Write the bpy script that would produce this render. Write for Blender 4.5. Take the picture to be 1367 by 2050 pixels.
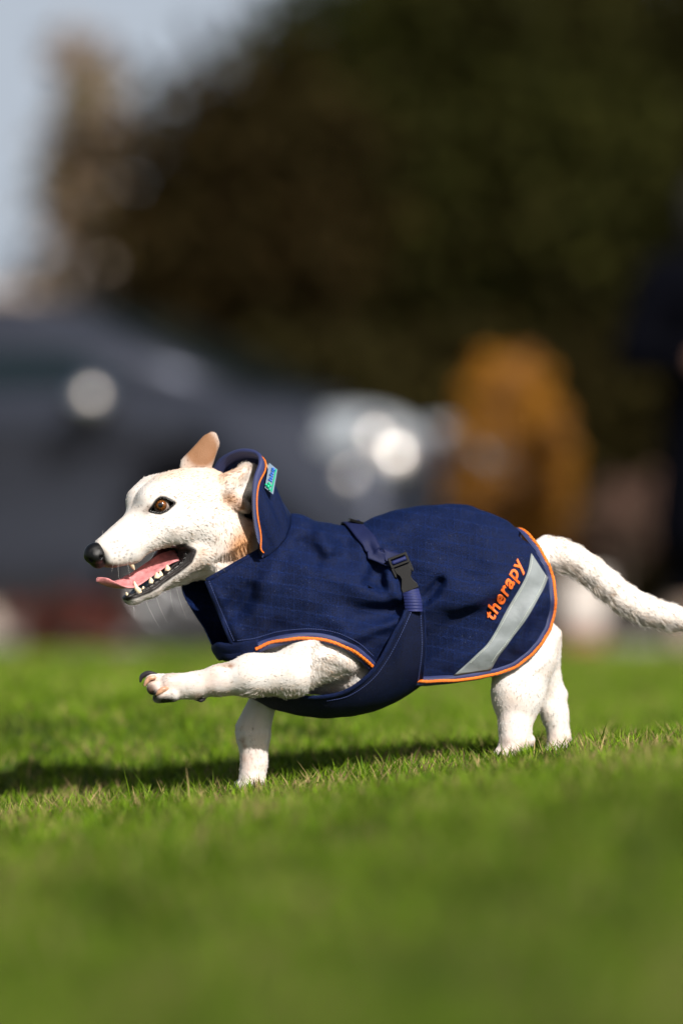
import bpy, bmesh, math, random
import numpy as np
from mathutils import Vector, Matrix
for _o in list(bpy.data.objects): bpy.data.objects.remove(_o)
SC = bpy.context.scene
R = math.radians
rng = np.random.default_rng(7)
random.seed(7)
# ------------------------------------------------------------------ camera
SZ = 0.000638            # metres per photo pixel at the dog
DC = 4.9                 # camera to dog distance
HC = 0.244               # camera height
cam_d = bpy.data.cameras.new('camera'); cam = bpy.data.objects.new('camera', cam_d)
SC.collection.objects.link(cam); SC.camera = cam
cam.location = (0, -DC, HC); cam.rotation_euler = (R(90), 0, 0)
cam_d.sensor_fit = 'VERTICAL'; cam_d.sensor_height = 36.0; cam_d.sensor_width = 24.0
cam_d.lens = DC / SZ / 2050 * 36.0
cam_d.shift_y = (1178 - 1025) / 2050.0
cam_d.clip_start = 0.05; cam_d.clip_end = 3000
cam_d.dof.use_dof = True; cam_d.dof.focus_distance = DC - 0.045
cam_d.dof.aperture_fstop = 1.55; cam_d.dof.aperture_blades = 0
# ------------------------------------------------------------------ light
sun_dir = Vector((0.62, -1.20, 1.0)).normalized()        # towards the sun
elev = math.asin(sun_dir.z); az = math.atan2(sun_dir.x, sun_dir.y)
W_ = bpy.data.worlds.new('World'); SC.world = W_; W_.use_nodes = True
nt = W_.node_tree; nt.nodes.clear()
sky = nt.nodes.new('ShaderNodeTexSky'); sky.sky_type = 'NISHITA'; sky.sun_disc = False
sky.sun_elevation = elev; sky.sun_rotation = az; sky.air_density = 1.0; sky.dust_density = 5.0; sky.ozone_density = 1.0
bg = nt.nodes.new('ShaderNodeBackground'); bg.inputs[1].default_value = 0.050
out = nt.nodes.new('ShaderNodeOutputWorld')
tcw = nt.nodes.new('ShaderNodeTexCoord'); sxy = nt.nodes.new('ShaderNodeSeparateXYZ'); nt.links.new(tcw.outputs['Generated'], sxy.inputs[0])
mrw = nt.nodes.new('ShaderNodeMapRange'); mrw.interpolation_type = 'SMOOTHSTEP'; mrw.inputs[1].default_value = .15; mrw.inputs[2].default_value = .36; mrw.inputs[3].default_value = .9; mrw.inputs[4].default_value = 0.0
nt.links.new(sxy.outputs[2], mrw.inputs[0]); hz_ = nt.nodes.new('ShaderNodeMix'); hz_.data_type = 'RGBA'; nt.links.new(mrw.outputs[0], hz_.inputs[0])      # pale haze all round the horizon
nt.links.new(sky.outputs[0], hz_.inputs[6]); hz_.inputs[7].default_value = (7.6, 8.5, 9.8, 1)
nt.links.new(hz_.outputs[2], bg.inputs[0]); nt.links.new(bg.outputs[0], out.inputs[0])
sl = bpy.data.lights.new('sun', 'SUN'); sl.energy = 5.0; sl.angle = R(0.55); sl.color = (1.0, 0.955, 0.89)
so = bpy.data.objects.new('sun', sl); SC.collection.objects.link(so)
so.rotation_euler = (-sun_dir).to_track_quat('-Z', 'Y').to_euler()
SC.view_settings.view_transform = 'Standard'; SC.view_settings.look = 'None'
SC.view_settings.exposure = 0.44; SC.view_settings.gamma = 1.0
try: SC.view_settings.use_curve_mapping = False
except Exception: pass
SC.render.engine = 'CYCLES'
SC.cycles.use_denoising = True
SC.cycles.max_bounces = 6; SC.cycles.transparent_max_bounces = 8
SC.cycles.sample_clamp_indirect = 4.0
# ------------------------------------------------------------------ helpers
def Wp(P):
    """photo-pixel space at the dog (x right, y down, d towards the camera) -> world metres"""
    P = np.asarray(P, float); Y = -P[..., 2] * SZ; k = (DC + Y) / DC
    return np.stack([(P[..., 0] - 683.5) * SZ * k, Y, HC + (1178 - P[..., 1]) * SZ * k], -1)

def mesh_obj(name, V, F, mat, parent=None, smooth=True, col=None, uv=None):
    V = np.asarray(V, np.float32).reshape(-1, 3)
    me = bpy.data.meshes.new(name)
    if isinstance(F, np.ndarray):
        n, k = F.shape
        me.vertices.add(len(V)); me.vertices.foreach_set('co', V.ravel())
        me.loops.add(n * k); me.loops.foreach_set('vertex_index', F.astype(np.int32).ravel())
        me.polygons.add(n)
        me.polygons.foreach_set('loop_start', np.arange(0, n * k, k, dtype=np.int32))
        me.update(calc_edges=True)
    else:
        me.from_pydata([tuple(map(float, v)) for v in V], [], [tuple(map(int, f)) for f in F]); me.update()
    me.validate()
    if smooth: me.polygons.foreach_set('use_smooth', np.ones(len(me.polygons), bool))
    if col is not None:
        a = me.attributes.new('tint', 'FLOAT_COLOR', 'POINT')
        c = np.ones((len(V), 4), np.float32); c[:, :3] = col; a.data.foreach_set('color', c.ravel())
    if mat: me.materials.append(mat)
    o = bpy.data.objects.new(name, me); SC.collection.objects.link(o)
    if parent: o.parent = parent
    return o

def fix_normals(o):
    bm = bmesh.new(); bm.from_mesh(o.data); bmesh.ops.recalc_face_normals(bm, faces=bm.faces); bm.to_mesh(o.data); bm.free(); return o

def tag(o, label=None, cat=None, group=None, kind=None):
    if label: o['label'] = label
    if cat: o['category'] = cat
    if group: o['group'] = group
    if kind: o['kind'] = kind
    return o

def empty(name, loc=(0, 0, 0), rz=0):
    o = bpy.data.objects.new(name, None); SC.collection.objects.link(o)
    o.location = loc; o.rotation_euler = (0, 0, rz); o.empty_display_size = 0.05; return o

def mat(name, col=(.5, .5, .5), rough=.5, metal=0, spec=.5, coat=0, coatr=.05, attr=None, noise=None, bump=None, sheen=0, trans=0, emit=None):
    """noise=(scale, amount) colour mottling; bump=(scale, distance)"""
    m = bpy.data.materials.new(name); m.use_nodes = True; n = m.node_tree; L = n.links
    b = n.nodes['Principled BSDF']; b.inputs['Base Color'].default_value = (*col, 1)
    b.inputs['Roughness'].default_value = rough; b.inputs['Metallic'].default_value = metal
    b.inputs['Specular IOR Level'].default_value = spec; b.inputs['Coat Weight'].default_value = coat
    b.inputs['Coat Roughness'].default_value = coatr; b.inputs['Sheen Weight'].default_value = sheen
    tc = n.nodes.new('ShaderNodeTexCoord')
    src = None
    if attr:
        a = n.nodes.new('ShaderNodeAttribute'); a.attribute_name = attr; src = a.outputs['Color']
    if noise:
        t = n.nodes.new('ShaderNodeTexNoise'); t.inputs['Scale'].default_value = noise[0]; t.inputs['Detail'].default_value = 5
        L.new(tc.outputs['Object'], t.inputs['Vector'])
        mr = n.nodes.new('ShaderNodeMapRange'); mr.inputs[1].default_value = .3; mr.inputs[2].default_value = .7
        mr.inputs[3].default_value = 1 - noise[1]; mr.inputs[4].default_value = 1 + noise[1]
        L.new(t.outputs[0], mr.inputs[0])
        mx = n.nodes.new('ShaderNodeVectorMath'); mx.operation = 'SCALE'
        if src is not None: L.new(src, mx.inputs[0])
        else: mx.inputs[0].default_value = col
        L.new(mr.outputs[0], mx.inputs['Scale']); src = mx.outputs[0]
    if src is not None: L.new(src, b.inputs['Base Color'])
    if bump:
        t = n.nodes.new('ShaderNodeTexNoise'); t.inputs['Scale'].default_value = bump[0]; t.inputs['Detail'].default_value = 4
        L.new(tc.outputs['Object'], t.inputs['Vector'])
        bp = n.nodes.new('ShaderNodeBump'); bp.inputs['Distance'].default_value = bump[1]
        L.new(t.outputs[0], bp.inputs['Height']); L.new(bp.outputs[0], b.inputs['Normal'])
    if trans:
        tr = n.nodes.new('ShaderNodeBsdfTranslucent'); ms = n.nodes.new('ShaderNodeMixShader'); ms.inputs[0].default_value = trans
        if src is not None: L.new(src, tr.inputs[0])
        else: tr.inputs[0].default_value = (*col, 1)
        L.new(b.outputs[0], ms.inputs[1]); L.new(tr.outputs[0], ms.inputs[2]); L.new(ms.outputs[0], n.nodes['Material Output'].inputs[0])
    return m

# signed-distance toolbox ------------------------------------------------
_bb = [None, None, None]
def bbox(P):
    if _bb[0] is not P: _bb[:] = [P, np.array([P[:, k].min() for k in range(3)]), np.array([P[:, k].max() for k in range(3)])]
    return _bb[1], _bb[2]
def rc(A, B, ra, rb, sd=1.0):
    A = np.array(A, float); B = np.array(B, float); ab = B - A; l2 = max((ab * ab).sum(), 1e-9)
    lo = np.minimum(A - ra, B - rb); hi = np.maximum(A + ra, B + rb)
    def f(P):
        pl, ph = bbox(P); bd = max(0, (lo - ph).max(), (pl - hi).max())
        if bd > 70: return np.full(len(P), bd)
        q = P - A
        if sd != 1.0: q = q * np.array([1, 1, sd])
        t = np.clip((q @ ab) / l2, 0, 1)
        return np.linalg.norm(q - t[:, None] * ab, axis=1) - (ra + (rb - ra) * t)
    return f
def ell(c, r, M=None, drop=None):
    c = np.array(c, float); r = np.array(r, float)
    def f(P):
        q = P - c
        if drop is not None: q = np.stack([q[:, 0], np.where(q[:, 1] > 0, q[:, 1] * drop, q[:, 1]), q[:, 2]], 1)
        if M is not None: q = q @ np.asarray(M).T
        k0 = np.linalg.norm(q / r, axis=1); k1 = np.linalg.norm(q / r**2, axis=1)
        return k0 * (k0 - 1) / np.maximum(k1, 1e-6)
    return f
def smin(a, b, k):
    h = np.clip(.5 + .5 * (b - a) / k, 0, 1); return b * (1 - h) + a * h - k * h * (1 - h)
def smax(a, b, k): return -smin(-a, -b, k)
def union(lst):
    def f(P):
        r = None
        for g, k in lst:
            v = g(P); r = v if r is None else (smin(r, v, k) if k > 0 else np.minimum(r, v))
        return r
    return f
def poly_sd(Q, poly):
    """signed distance to polygon (negative inside); Q (N,2)"""
    poly = np.asarray(poly, float); n = len(poly); d = np.full(len(Q), 1e18); ins = np.zeros(len(Q), bool)
    for i in range(n):
        a, b = poly[i], poly[(i + 1) % n]; e = b - a; w = Q - a
        t = np.clip((w @ e) / max((e @ e), 1e-12), 0, 1); d = np.minimum(d, ((w - t[:, None] * e)**2).sum(1))
        c = ((a[1] <= Q[:, 1]) != (b[1] <= Q[:, 1]))
        if abs(e[1]) > 1e-12:
            c &= (Q[:, 0] < (Q[:, 1] - a[1]) / e[1] * e[0] + a[0]); ins ^= c
    return np.sqrt(d) * np.where(ins, -1, 1)
def line_sd(Q, pts):
    pts = np.asarray(pts, float); d = np.full(len(Q), 1e18)
    for a, b in zip(pts[:-1], pts[1:]):
        e = b - a; w = Q - a; t = np.clip((w @ e) / max((e @ e), 1e-12), 0, 1); d = np.minimum(d, ((w - t[:, None] * e)**2).sum(1))
    return np.sqrt(d)
def nets(f, lo, hi, h, n=8):
    """sparse surface nets -> verts (px space), quads"""
    lo = np.array(lo, float); hi = np.array(hi, float)
    nb = np.ceil((hi - lo) / (h * n)).astype(int) + 1
    g = np.stack(np.meshgrid(*[np.arange(k) for k in nb], indexing='ij'), -1).reshape(-1, 3)
    cen = lo + (g + .5) * n * h
    slab = [np.abs(f(cen[s:s + 2000])) for s in range(0, len(cen), 2000)]
    act = g[np.concatenate(slab) < n * h * 1.2]
    r = np.arange(n + 1); L = np.stack(np.meshgrid(r, r, r, indexing='ij'), -1)
    N = (nb + 2) * n
    vid, vpos, edges = [], [], []
    cid = lambda I: (I[..., 0] * N[1] + I[..., 1]) * N[2] + I[..., 2]
    for s in range(0, len(act), 60):
        B = act[s:s + 60]; base = B * n
        idx = base[:, None, None, None] + L[None]
        F = f((lo + idx * h).reshape(-1, 3)).reshape(idx.shape[:4])
        neg = F < 0
        cs = np.zeros((len(B), n, n, n), int); acc = np.zeros((len(B), n, n, n, 3)); cnt = np.zeros((len(B), n, n, n))
        co = [(i, j, k) for i in (0, 1) for j in (0, 1) for k in (0, 1)]
        for (i, j, k) in co: cs += neg[:, i:i + n, j:j + n, k:k + n]
        mask = (cs > 0) & (cs < 8)
        for ax in range(3):
            for u in (0, 1):
                for v in (0, 1):
                    o = [0, 0, 0]; oth = [q for q in range(3) if q != ax]; o[oth[0]] = u; o[oth[1]] = v
                    p = list(o); p[ax] = 1
                    a = F[:, o[0]:o[0] + n, o[1]:o[1] + n, o[2]:o[2] + n]; b = F[:, p[0]:p[0] + n, p[1]:p[1] + n, p[2]:p[2] + n]
                    cr = (a < 0) != (b < 0); t = np.where(cr, a / np.where(cr, a - b, 1), 0)
                    for q in range(3):
                        acc[..., q] += cr * (t if q == ax else o[q])
                    cnt += cr
            a = F[:, :n, :n, :n]; sl_ = [slice(0, n)] * 3; sl_[ax] = slice(1, n + 1); b = F[(slice(None), *sl_)]
            cr = (a < 0) != (b < 0); w = np.argwhere(cr)
            if len(w):
                I = base[w[:, 0]] + w[:, 1:]; edges.append(np.concatenate([I, np.full((len(w), 1), ax), (a[cr] < 0)[:, None]], 1))
        w = np.argwhere(mask); I = base[w[:, 0]] + w[:, 1:]
        vid.append(cid(I)); vpos.append(lo + (I + acc[mask] / cnt[mask][:, None]) * h)
    vid = np.concatenate(vid); vpos = np.concatenate(vpos); E = np.concatenate(edges)
    od = np.argsort(vid); vid = vid[od]; vpos = vpos[od]
    quads = []
    for ax in range(3):
        e = E[E[:, 3] == ax]; I = e[:, :3]; a1, a2 = (ax + 1) % 3, (ax + 2) % 3
        d1 = np.zeros(3, int); d1[a1] = 1; d2 = np.zeros(3, int); d2[a2] = 1
        c = np.stack([cid(I), cid(I - d1), cid(I - d1 - d2), cid(I - d2)], 1)
        j = np.searchsorted(vid, c); j = np.clip(j, 0, len(vid) - 1); ok = (vid[j] == c).all(1)
        q = j[ok]; inside = e[ok][:, 4] == 1
        q[~inside] = q[~inside][:, ::-1]; quads.append(q)
    return vpos, np.ascontiguousarray(np.concatenate(quads)[:, ::-1])
def grad(f, P, e=1.0):
    g = np.stack([f(P + np.eye(3)[i] * e) - f(P - np.eye(3)[i] * e) for i in range(3)], 1)
    return g / np.maximum(np.linalg.norm(g, axis=1, keepdims=True), 1e-9)
def snap(f, P, it=6):
    P = np.array(P, float)
    for _ in range(it):
        g = np.stack([f(P + np.eye(3)[i]) - f(P - np.eye(3)[i]) for i in range(3)], 1) / 2
        v = np.clip(f(P), -30, 30)[:, None]; P = P - v * g / np.maximum((g * g).sum(1, keepdims=True), .15)
    return P
def surf(f, xy, d0=260, dmin=-120):
    xy = np.asarray(xy, float).reshape(-1, 2); P = np.concatenate([xy, np.full((len(xy), 1), float(d0))], 1)
    for _ in range(90):
        P = P.copy(); P[:, 2] -= np.maximum(f(P.copy()), 0.05) * .75; P[:, 2] = np.maximum(P[:, 2], dmin)
    ok = P[:, 2] > dmin + 1; lo = P[:, 2] - 6; hi = P[:, 2] + 6
    for _ in range(12):
        m = (lo + hi) / 2; Q = P.copy(); Q[:, 2] = m; ins = f(Q) < 0; lo = np.where(ins, m, lo); hi = np.where(ins, hi, m)
    P[:, 2] = np.where(ok, (lo + hi) / 2, P[:, 2])
    return P
def catmull(pts, m, closed=False):
    pts = np.asarray(pts, float); n = len(pts); s = np.linspace(0, n if closed else n - 1, m, endpoint=not closed)
    i = np.floor(s).astype(int)
    if not closed: i = np.minimum(i, n - 2)
    t = (s - i)[:, None]
    g = (lambda k: pts[k % n]) if closed else (lambda k: np.where(((k >= 0) & (k < n))[:, None], pts[np.clip(k, 0, n - 1)], np.where((k < 0)[:, None], 2 * pts[0] - pts[1], 2 * pts[-1] - pts[-2])))
    p0, p1, p2, p3 = g(i - 1), g(i), g(i + 1), g(i + 2)
    return .5 * (2 * p1 + (p2 - p0) * t + (2 * p0 - 5 * p1 + 4 * p2 - p3) * t**2 + (3 * p1 - p0 - 3 * p2 + p3) * t**3)
def resample(pts, step):
    pts = np.asarray(pts, float); d = np.r_[0, np.cumsum(np.linalg.norm(np.diff(pts, axis=0), axis=1))]
    s = np.linspace(0, d[-1], max(int(d[-1] / step), 2) + 1)
    return np.stack([np.interp(s, d, pts[:, k]) for k in range(pts.shape[1])], 1)
def tube_px(C, rad, ns=8, caps=True, wob=None):
    C = np.asarray(C, float); n = len(C); rad = np.broadcast_to(rad, (n,)).astype(float)
    T = np.gradient(C, axis=0); T /= np.maximum(np.linalg.norm(T, axis=1, keepdims=True), 1e-9)
    U = np.zeros_like(C); u = np.cross(T[0], [0.31, 0.17, 0.93]); U[0] = u / np.linalg.norm(u)
    for i in range(1, n):
        u = U[i - 1] - (U[i - 1] @ T[i]) * T[i]; U[i] = u / max(np.linalg.norm(u), 1e-9)
    Vv = np.cross(T, U); a = np.linspace(0, 2 * np.pi, ns, endpoint=False)
    P = C[:, None] + rad[:, None, None] * (np.cos(a)[None, :, None] * U[:, None] + np.sin(a)[None, :, None] * Vv[:, None])
    V = P.reshape(-1, 3); F = []
    for i in range(n - 1):
        for j in range(ns):
            k = (j + 1) % ns; F.append((i * ns + j, i * ns + k, (i + 1) * ns + k, (i + 1) * ns + j))
    if caps: F.append(tuple(range(ns))[::-1]); F.append(tuple((n - 1) * ns + j for j in range(ns)))
    return V, F
def ribbon(f, C, width, h=3.0, base=0.0, cols=7, flat=False):
    """band lying on field f along 3D px polyline C"""
    C = snap(f, C); n = len(C); N = grad(f, C, 3); T = np.gradient(C, axis=0)
    T /= np.maximum(np.linalg.norm(T, axis=1, keepdims=True), 1e-9)
    B = np.cross(N, T); B /= np.maximum(np.linalg.norm(B, axis=1, keepdims=True), 1e-9)
    us = np.linspace(-1, 1, cols); w = np.broadcast_to(width, (n,)).astype(float) / 2; rows = []
    for u in us:
        P = C + (u * w)[:, None] * B; P = snap(f, P, 3); NN = grad(f, P, 3)
        hh = base + (h if flat else h * math.sqrt(max(0, 1 - u * u)))
        rows.append(P + NN * hh)
    bot0 = snap(f, C - w[:, None] * B, 3) - N * 2; bot1 = snap(f, C + w[:, None] * B, 3) - N * 2
    rows = [bot0] + rows + [bot1]; G = np.stack(rows, 1); k = len(rows)
    F = [(i * k + j, i * k + j + 1, (i + 1) * k + j + 1, (i + 1) * k + j) for i in range(n - 1) for j in range(k - 1)]
    F += [tuple(range(k)), tuple((n - 1) * k + j for j in range(k))[::-1]]
    return G.reshape(-1, 3), F
# ================================================================== GROUND
def at(px, py, dist): return np.array([(px - 683.5) / 7680 * dist, dist - DC, HC + (1178 - py) / 7680 * dist])
def sstep(a, b, x): t = np.clip((x - a) / (b - a), 0, 1); return t * t * (3 - 2 * t)
def terr(X, Y):
    g = (1 - sstep(.10, .95, Y)) * (.55 + .45 * sstep(-3.2, -1.2, Y))
    h = .003 + .078 * np.tanh(X / .6) * g * (1 - sstep(1.2, 3, np.abs(X)))
    far = sstep(.6, 2, np.abs(Y)) 
    h = h + .055 * sstep(.05, 1.3, Y) * (1 - sstep(3, 7, Y)) * (1 - sstep(-.15, .45, X))
    return h + .004 * np.sin(X * 7.1 + 1) * np.sin(Y * 5.3) + .012 * far * np.sin(X * 2.3 + Y * 1.7) * np.sin(Y * 1.1 + .5)
def sheet(name, xs, ys, zf, m):
    X, Y = np.meshgrid(xs, ys); Z = zf(X, Y); nx = len(xs); V = np.stack([X, Y, Z], -1).reshape(-1, 3)
    i = np.arange(len(ys) - 1)[:, None] * nx + np.arange(nx - 1)[None]; i = i.ravel(); F = np.stack([i, i + 1, i + nx + 1, i + nx], 1); return mesh_obj(name, V, F, m)
M_soil = mat('lawn_soil', (.045, .070, .012), .9, spec=.1, noise=(9, .5))
LAWN_E = 9.35
ys = np.r_[np.arange(-5.6, 2.5, .05), np.arange(2.5, LAWN_E + .01, .15)]; xs = np.r_[-9, -6, -4, np.arange(-2.5, 2.51, .05), 4, 6, 9]
lawn = sheet('lawn', xs, ys, lambda X, Y: terr(X, Y) - .002, M_soil); tag(lawn, kind='structure')
M_drive = mat('drive_tarmac', (.27, .245, .225), .85, spec=.3, noise=(3, .12), bump=(60, .01))
drive = sheet('driveway', np.linspace(-40, 40, 41), np.linspace(LAWN_E - .2, 30, 22), lambda X, Y: -.028 + 0 * X, M_drive); tag(drive, kind='structure')
M_gr = mat('rough_ground', (.06, .06, .03), .95, spec=.1, noise=(1, .4))
gr = sheet('ground', np.linspace(-900, 900, 31), np.linspace(-400, 1500, 31), lambda X, Y: -.09 + 0 * X, M_gr); tag(gr, kind='structure')
# ------------------------------------------------------------------ grass blades
def noise2(x, y, s, seed):
    r = np.random.default_rng(seed); o = 0
    for i in range(7):
        a = r.uniform(0, 6.28); o = o + np.sin((x * math.cos(a) + y * math.sin(a)) * 2 * np.pi / s * r.uniform(.5, 1.8) + r.uniform(0, 6.28))
    return o / 7 ** .5
def grass(name, y0, y1, dens, hgt, wid, segs, spread, seed):
    r = np.random.default_rng(seed); d0, d1 = y0 + DC, y1 + DC
    hw = lambda d: .089 * d * 1.35 + spread
    A = (hw(d0) + hw(d1)) * (d1 - d0); n = int(A * dens); mx = hw(d1)
    Y = r.uniform(y0, y1, int(n * 2.2)); X = r.uniform(-mx, mx, len(Y)); k = np.abs(X) < hw(Y + DC); X, Y = X[k][:n], Y[k][:n]; n = len(X)
    # tufting
    tx = noise2(X, Y, .05, 5); X = X + .006 * noise2(X, Y, .06, 6); Y = Y + .006 * tx
    patch = noise2(X, Y, .35, 7); fine = noise2(X, Y, .09, 8)
    dry = 1 / (1 + np.exp(-(patch * 1.3 + fine * .8 + 1.5 * np.exp(-((Y + .18) / .42) ** 2) - 1.9) * 2))
    H = hgt * r.uniform(.35, 1.35, n) * (1 + .22 * patch + .24 * fine).clip(.35, 1.8) * np.where(r.random(n) < .03, 1.6, 1) * (1 - .35 * dry) * (1 + .25 * sstep(.15, -.1, Y) * (X < -.15))
    W = wid * r.uniform(.6, 1.3, n); az = r.uniform(0, 2 * np.pi, n); lean = np.abs(r.normal(0, .42, n)) + .06; la = r.uniform(0, 2 * np.pi, n) 
    Z = terr(X, Y) - .003; t = np.linspace(0, 1, segs + 1); bend = r.uniform(.2, 1.1, n)
    off = H[:, None] * (lean[:, None] * t + bend[:, None] * .35 * t * t); hz = H[:, None] * (t - .16 * bend[:, None] * t * t)
    cx = X[:, None] + np.cos(la)[:, None] * off; cy = Y[:, None] + np.sin(la)[:, None] * off; cz = Z[:, None] + hz
    w = W[:, None] * (1 - t ** 1.6)[None] / 2; dx = np.cos(az)[:, None] * w; dy = np.sin(az)[:, None] * w
    Lf = np.stack([cx - dx, cy - dy, cz], -1)[:, :-1]; Rt = np.stack([cx + dx, cy + dy, cz], -1)[:, :-1]; tip = np.stack([cx, cy, cz], -1)[:, -1:]
    V = np.concatenate([np.stack([Lf, Rt], 2).reshape(n, -1, 3), tip], 1); k = 2 * segs + 1; b = np.arange(n)[:, None] * k; tr = []
    for s in range(segs - 1): tr += [[2 * s, 2 * s + 1, 2 * s + 3], [2 * s, 2 * s + 3, 2 * s + 2]]
    tr += [[2 * segs - 2, 2 * segs - 1, 2 * segs]]
    F = (b[:, :, None] + np.array(tr)[None]).reshape(-1, 3)
    g0 = np.array([.150, .245, .009]); g1 = np.array([.066, .138, .007]); st = np.array([.36, .27, .12]); yel = np.array([.19, .25, .03])
    m = r.random((n, 1)); C = g1 + (g0 - g1) * m; C = C * (1 + .42 * patch[:, None] + .26 * fine[:, None] + .16 * noise2(X, Y, .16, 77)[:, None]).clip(.25, 1.9); ye = r.random((n, 1)) < .12 + .12 * (patch[:, None] > .4); C = np.where(ye, yel, C)
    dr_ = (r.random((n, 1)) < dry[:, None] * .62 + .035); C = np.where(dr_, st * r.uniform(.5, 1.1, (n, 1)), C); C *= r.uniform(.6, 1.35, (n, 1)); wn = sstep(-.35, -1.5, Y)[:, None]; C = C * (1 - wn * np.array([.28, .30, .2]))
    o = mesh_obj(name, V.reshape(-1, 3), F, M_grass, smooth=False, col=np.repeat(C, k, 0)); return o
M_grass = mat('grass_blade', rough=.6, spec=.12, attr='tint', trans=.25)
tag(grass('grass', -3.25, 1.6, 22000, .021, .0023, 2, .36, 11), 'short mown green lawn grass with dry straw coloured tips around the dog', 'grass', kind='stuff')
tag(grass('grass', 1.6, LAWN_E, 7500, .026, .0042, 1, .4, 12), 'soft blurred green lawn grass stretching back to the driveway', 'grass', kind='stuff')
# ------------------------------------------------------------------ leafy things
def leaves(n, centres, radii, size, cols, r, fill=.5, low=None):
    """leaf quads scattered through ellipsoid clumps; returns V,F,C"""
    centres = np.array(centres, float); radii = np.array(radii, float); vol = radii.prod(1) ** (2 / 3); k = r.choice(len(centres), n, p=vol / vol.sum())
    dv = r.normal(size=(n, 3)); dv /= np.linalg.norm(dv, axis=1, keepdims=True); rad = fill + (1 - fill) * r.random((n, 1)) ** .6; rad *= 1 + .1 * r.normal(size=(n, 1))
    P = centres[k] + dv * radii[k] * rad
    a = r.normal(size=(n, 3)); a /= np.linalg.norm(a, axis=1, keepdims=True); b = np.cross(a, r.normal(size=(n, 3))); b /= np.linalg.norm(b, axis=1, keepdims=True); s = size * r.uniform(.6, 1.4, (n, 1))
    V = np.stack([P - a * s, P - b * s * .5, P + a * s, P + b * s * .5], 1).reshape(-1, 3); F = np.arange(4 * n).reshape(n, 4)
    cols = np.array(cols); cl = cols[(k * 7 + (r.random(n) * 2).astype(int)) % len(cols)] * ((1.08 * np.random.default_rng(len(centres)).uniform(.5, 1.7, len(centres))[k][:, None]) if size > .07 else 1) * r.uniform(.6, 1.4, (n, 1)); return V, F, np.repeat(cl, 4, 0)
M_leaf = mat('leaf', rough=.85, spec=.04, attr='tint', trans=.2)
M_bark = mat('bark', (.045, .032, .022), .9, noise=(14, .4), bump=(30, .02))
def limbs(name, root, segs, m):
    V, F, k = [], [], 0
    for A, B, ra, rb in segs:
        C = np.linspace(A, B, 5); C[1:-1] += np.random.default_rng(k).normal(0, .03, (3, 3)) * np.linalg.norm(np.subtract(B, A)); v, f = tube_px(C, np.linspace(ra, rb, 5), 8); V.append(v); F += [tuple(q + k for q in g) for g in f]; k += len(v)
    return par(fix_normals(mesh_obj(name, np.vstack(V), F, m)), root)
def par(o, root): o.parent = root; o.matrix_parent_inverse = Matrix.Translation(-root.location); return o
def tree(name, label, base, height, clumps, radii, n, size, cols, seed, cat='tree', trunk=.16, m=None, group=None, fill=.5, tm=None):
    r = np.random.default_rng(seed); root = empty(name, tuple(base)); tag(root, label, cat, group); base = np.array(base)
    V, F, C = leaves(n, clumps, radii, size, cols, r, fill); par(mesh_obj('crown', V, F, m or M_leaf, smooth=False, col=C), root)
    top = base + [0, 0, height]; sg = [(base - [0, 0, .1], base + [0, 0, height * .45], trunk, trunk * .7), (base + [0, 0, height * .45], top, trunk * .7, trunk * .12)]
    for c in clumps[::max(1, len(clumps) // 9)]:
        c = np.array(c); z = np.clip((c[2] - base[2]) * .55, .3, height * .8); sg.append((base + [0, 0, z], c, trunk * .35, trunk * .06))
    limbs('trunk', root, sg, tm or M_bark); return root
def blobs(x0, x1, z0, z1, Y, dy, n, rr, seed):
    r = np.random.default_rng(seed); c = np.stack([r.uniform(x0, x1, n), Y + r.uniform(-dy, dy, n), r.uniform(z0, z1, n)], 1); return c, np.stack([r.uniform(*rr, n)] * 3, 1) * [1, 1, .85]
TY = 24.0                                   # distance of the dark tree belt
def belt(label, px0, px1, py_top, dist, cols, n, seed, name='broad_tree', rr=(.55, 1.0), nb=26):
    a, b = at(px0, py_top, dist), at(px1, 1250, dist); w = (b[0] - a[0]); c, rad = blobs(a[0] + rr[0] * .6, b[0] - rr[0] * .6, .35, a[2] - rr[1] * .6, a[1], .9, nb, rr, seed)
    return tree(name, label, ((a[0] + b[0]) / 2, a[1], -.09), a[2] * .85, c, rad, n, .075, cols, seed, trunk=.14)
belt('tall dark copper-brown tree at the left end of the dark tree belt', 325, 640, 85, 24, [(0.0188, 0.0135, 0.0045), (0.0167, 0.0135, 0.0040), (0.0219, 0.0142, 0.0047)], 15000, 41)
belt('tall dark green tree rising above the middle of the dog coat', 560, 960, -190, 25, [(0.0148, 0.0168, 0.0033), (0.0204, 0.0217, 0.0040), (0.0117, 0.0135, 0.0031), (0.0173, 0.0155, 0.0040)], 20000, 42, nb=34)
belt('tall brown-leaved tree with reddish top between the copper and green trees', 480, 800, 30, 26.5, [(0.0235, 0.0142, 0.0047), (0.0188, 0.0135, 0.0043), (0.0266, 0.0148, 0.0050)], 15000, 43)
belt('broad olive green tree standing behind the bronze shrub', 850, 1240, -260, 24.5, [(0.0173, 0.0168, 0.0040), (0.0173, 0.0148, 0.0043), (0.0204, 0.0207, 0.0040), (0.0142, 0.0155, 0.0036)], 20000, 44, nb=34)
belt('dark brown-green tree at the right end of the tree belt behind the person', 1160, 1560, -260, 25.5, [(0.0148, 0.0129, 0.0040), (0.0129, 0.0129, 0.0036), (0.0160, 0.0148, 0.0040)], 18000, 45, nb=34)
belt('reddish brown tall tree whose top shows above the belt', 620, 1120, -300, 29, [(0.0266, 0.0155, 0.0054), (0.0219, 0.0155, 0.0047)], 16000, 46, nb=34)
belt('low dark brown hedge filling the gap under the tall trees', 330, 1500, 640, 22.8, [(0.0173, 0.0135, 0.0041), (0.0148, 0.0129, 0.0038), (0.0204, 0.0161, 0.0040)], 20000, 47, name='hedge', rr=(.5, .8), nb=40)
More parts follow.
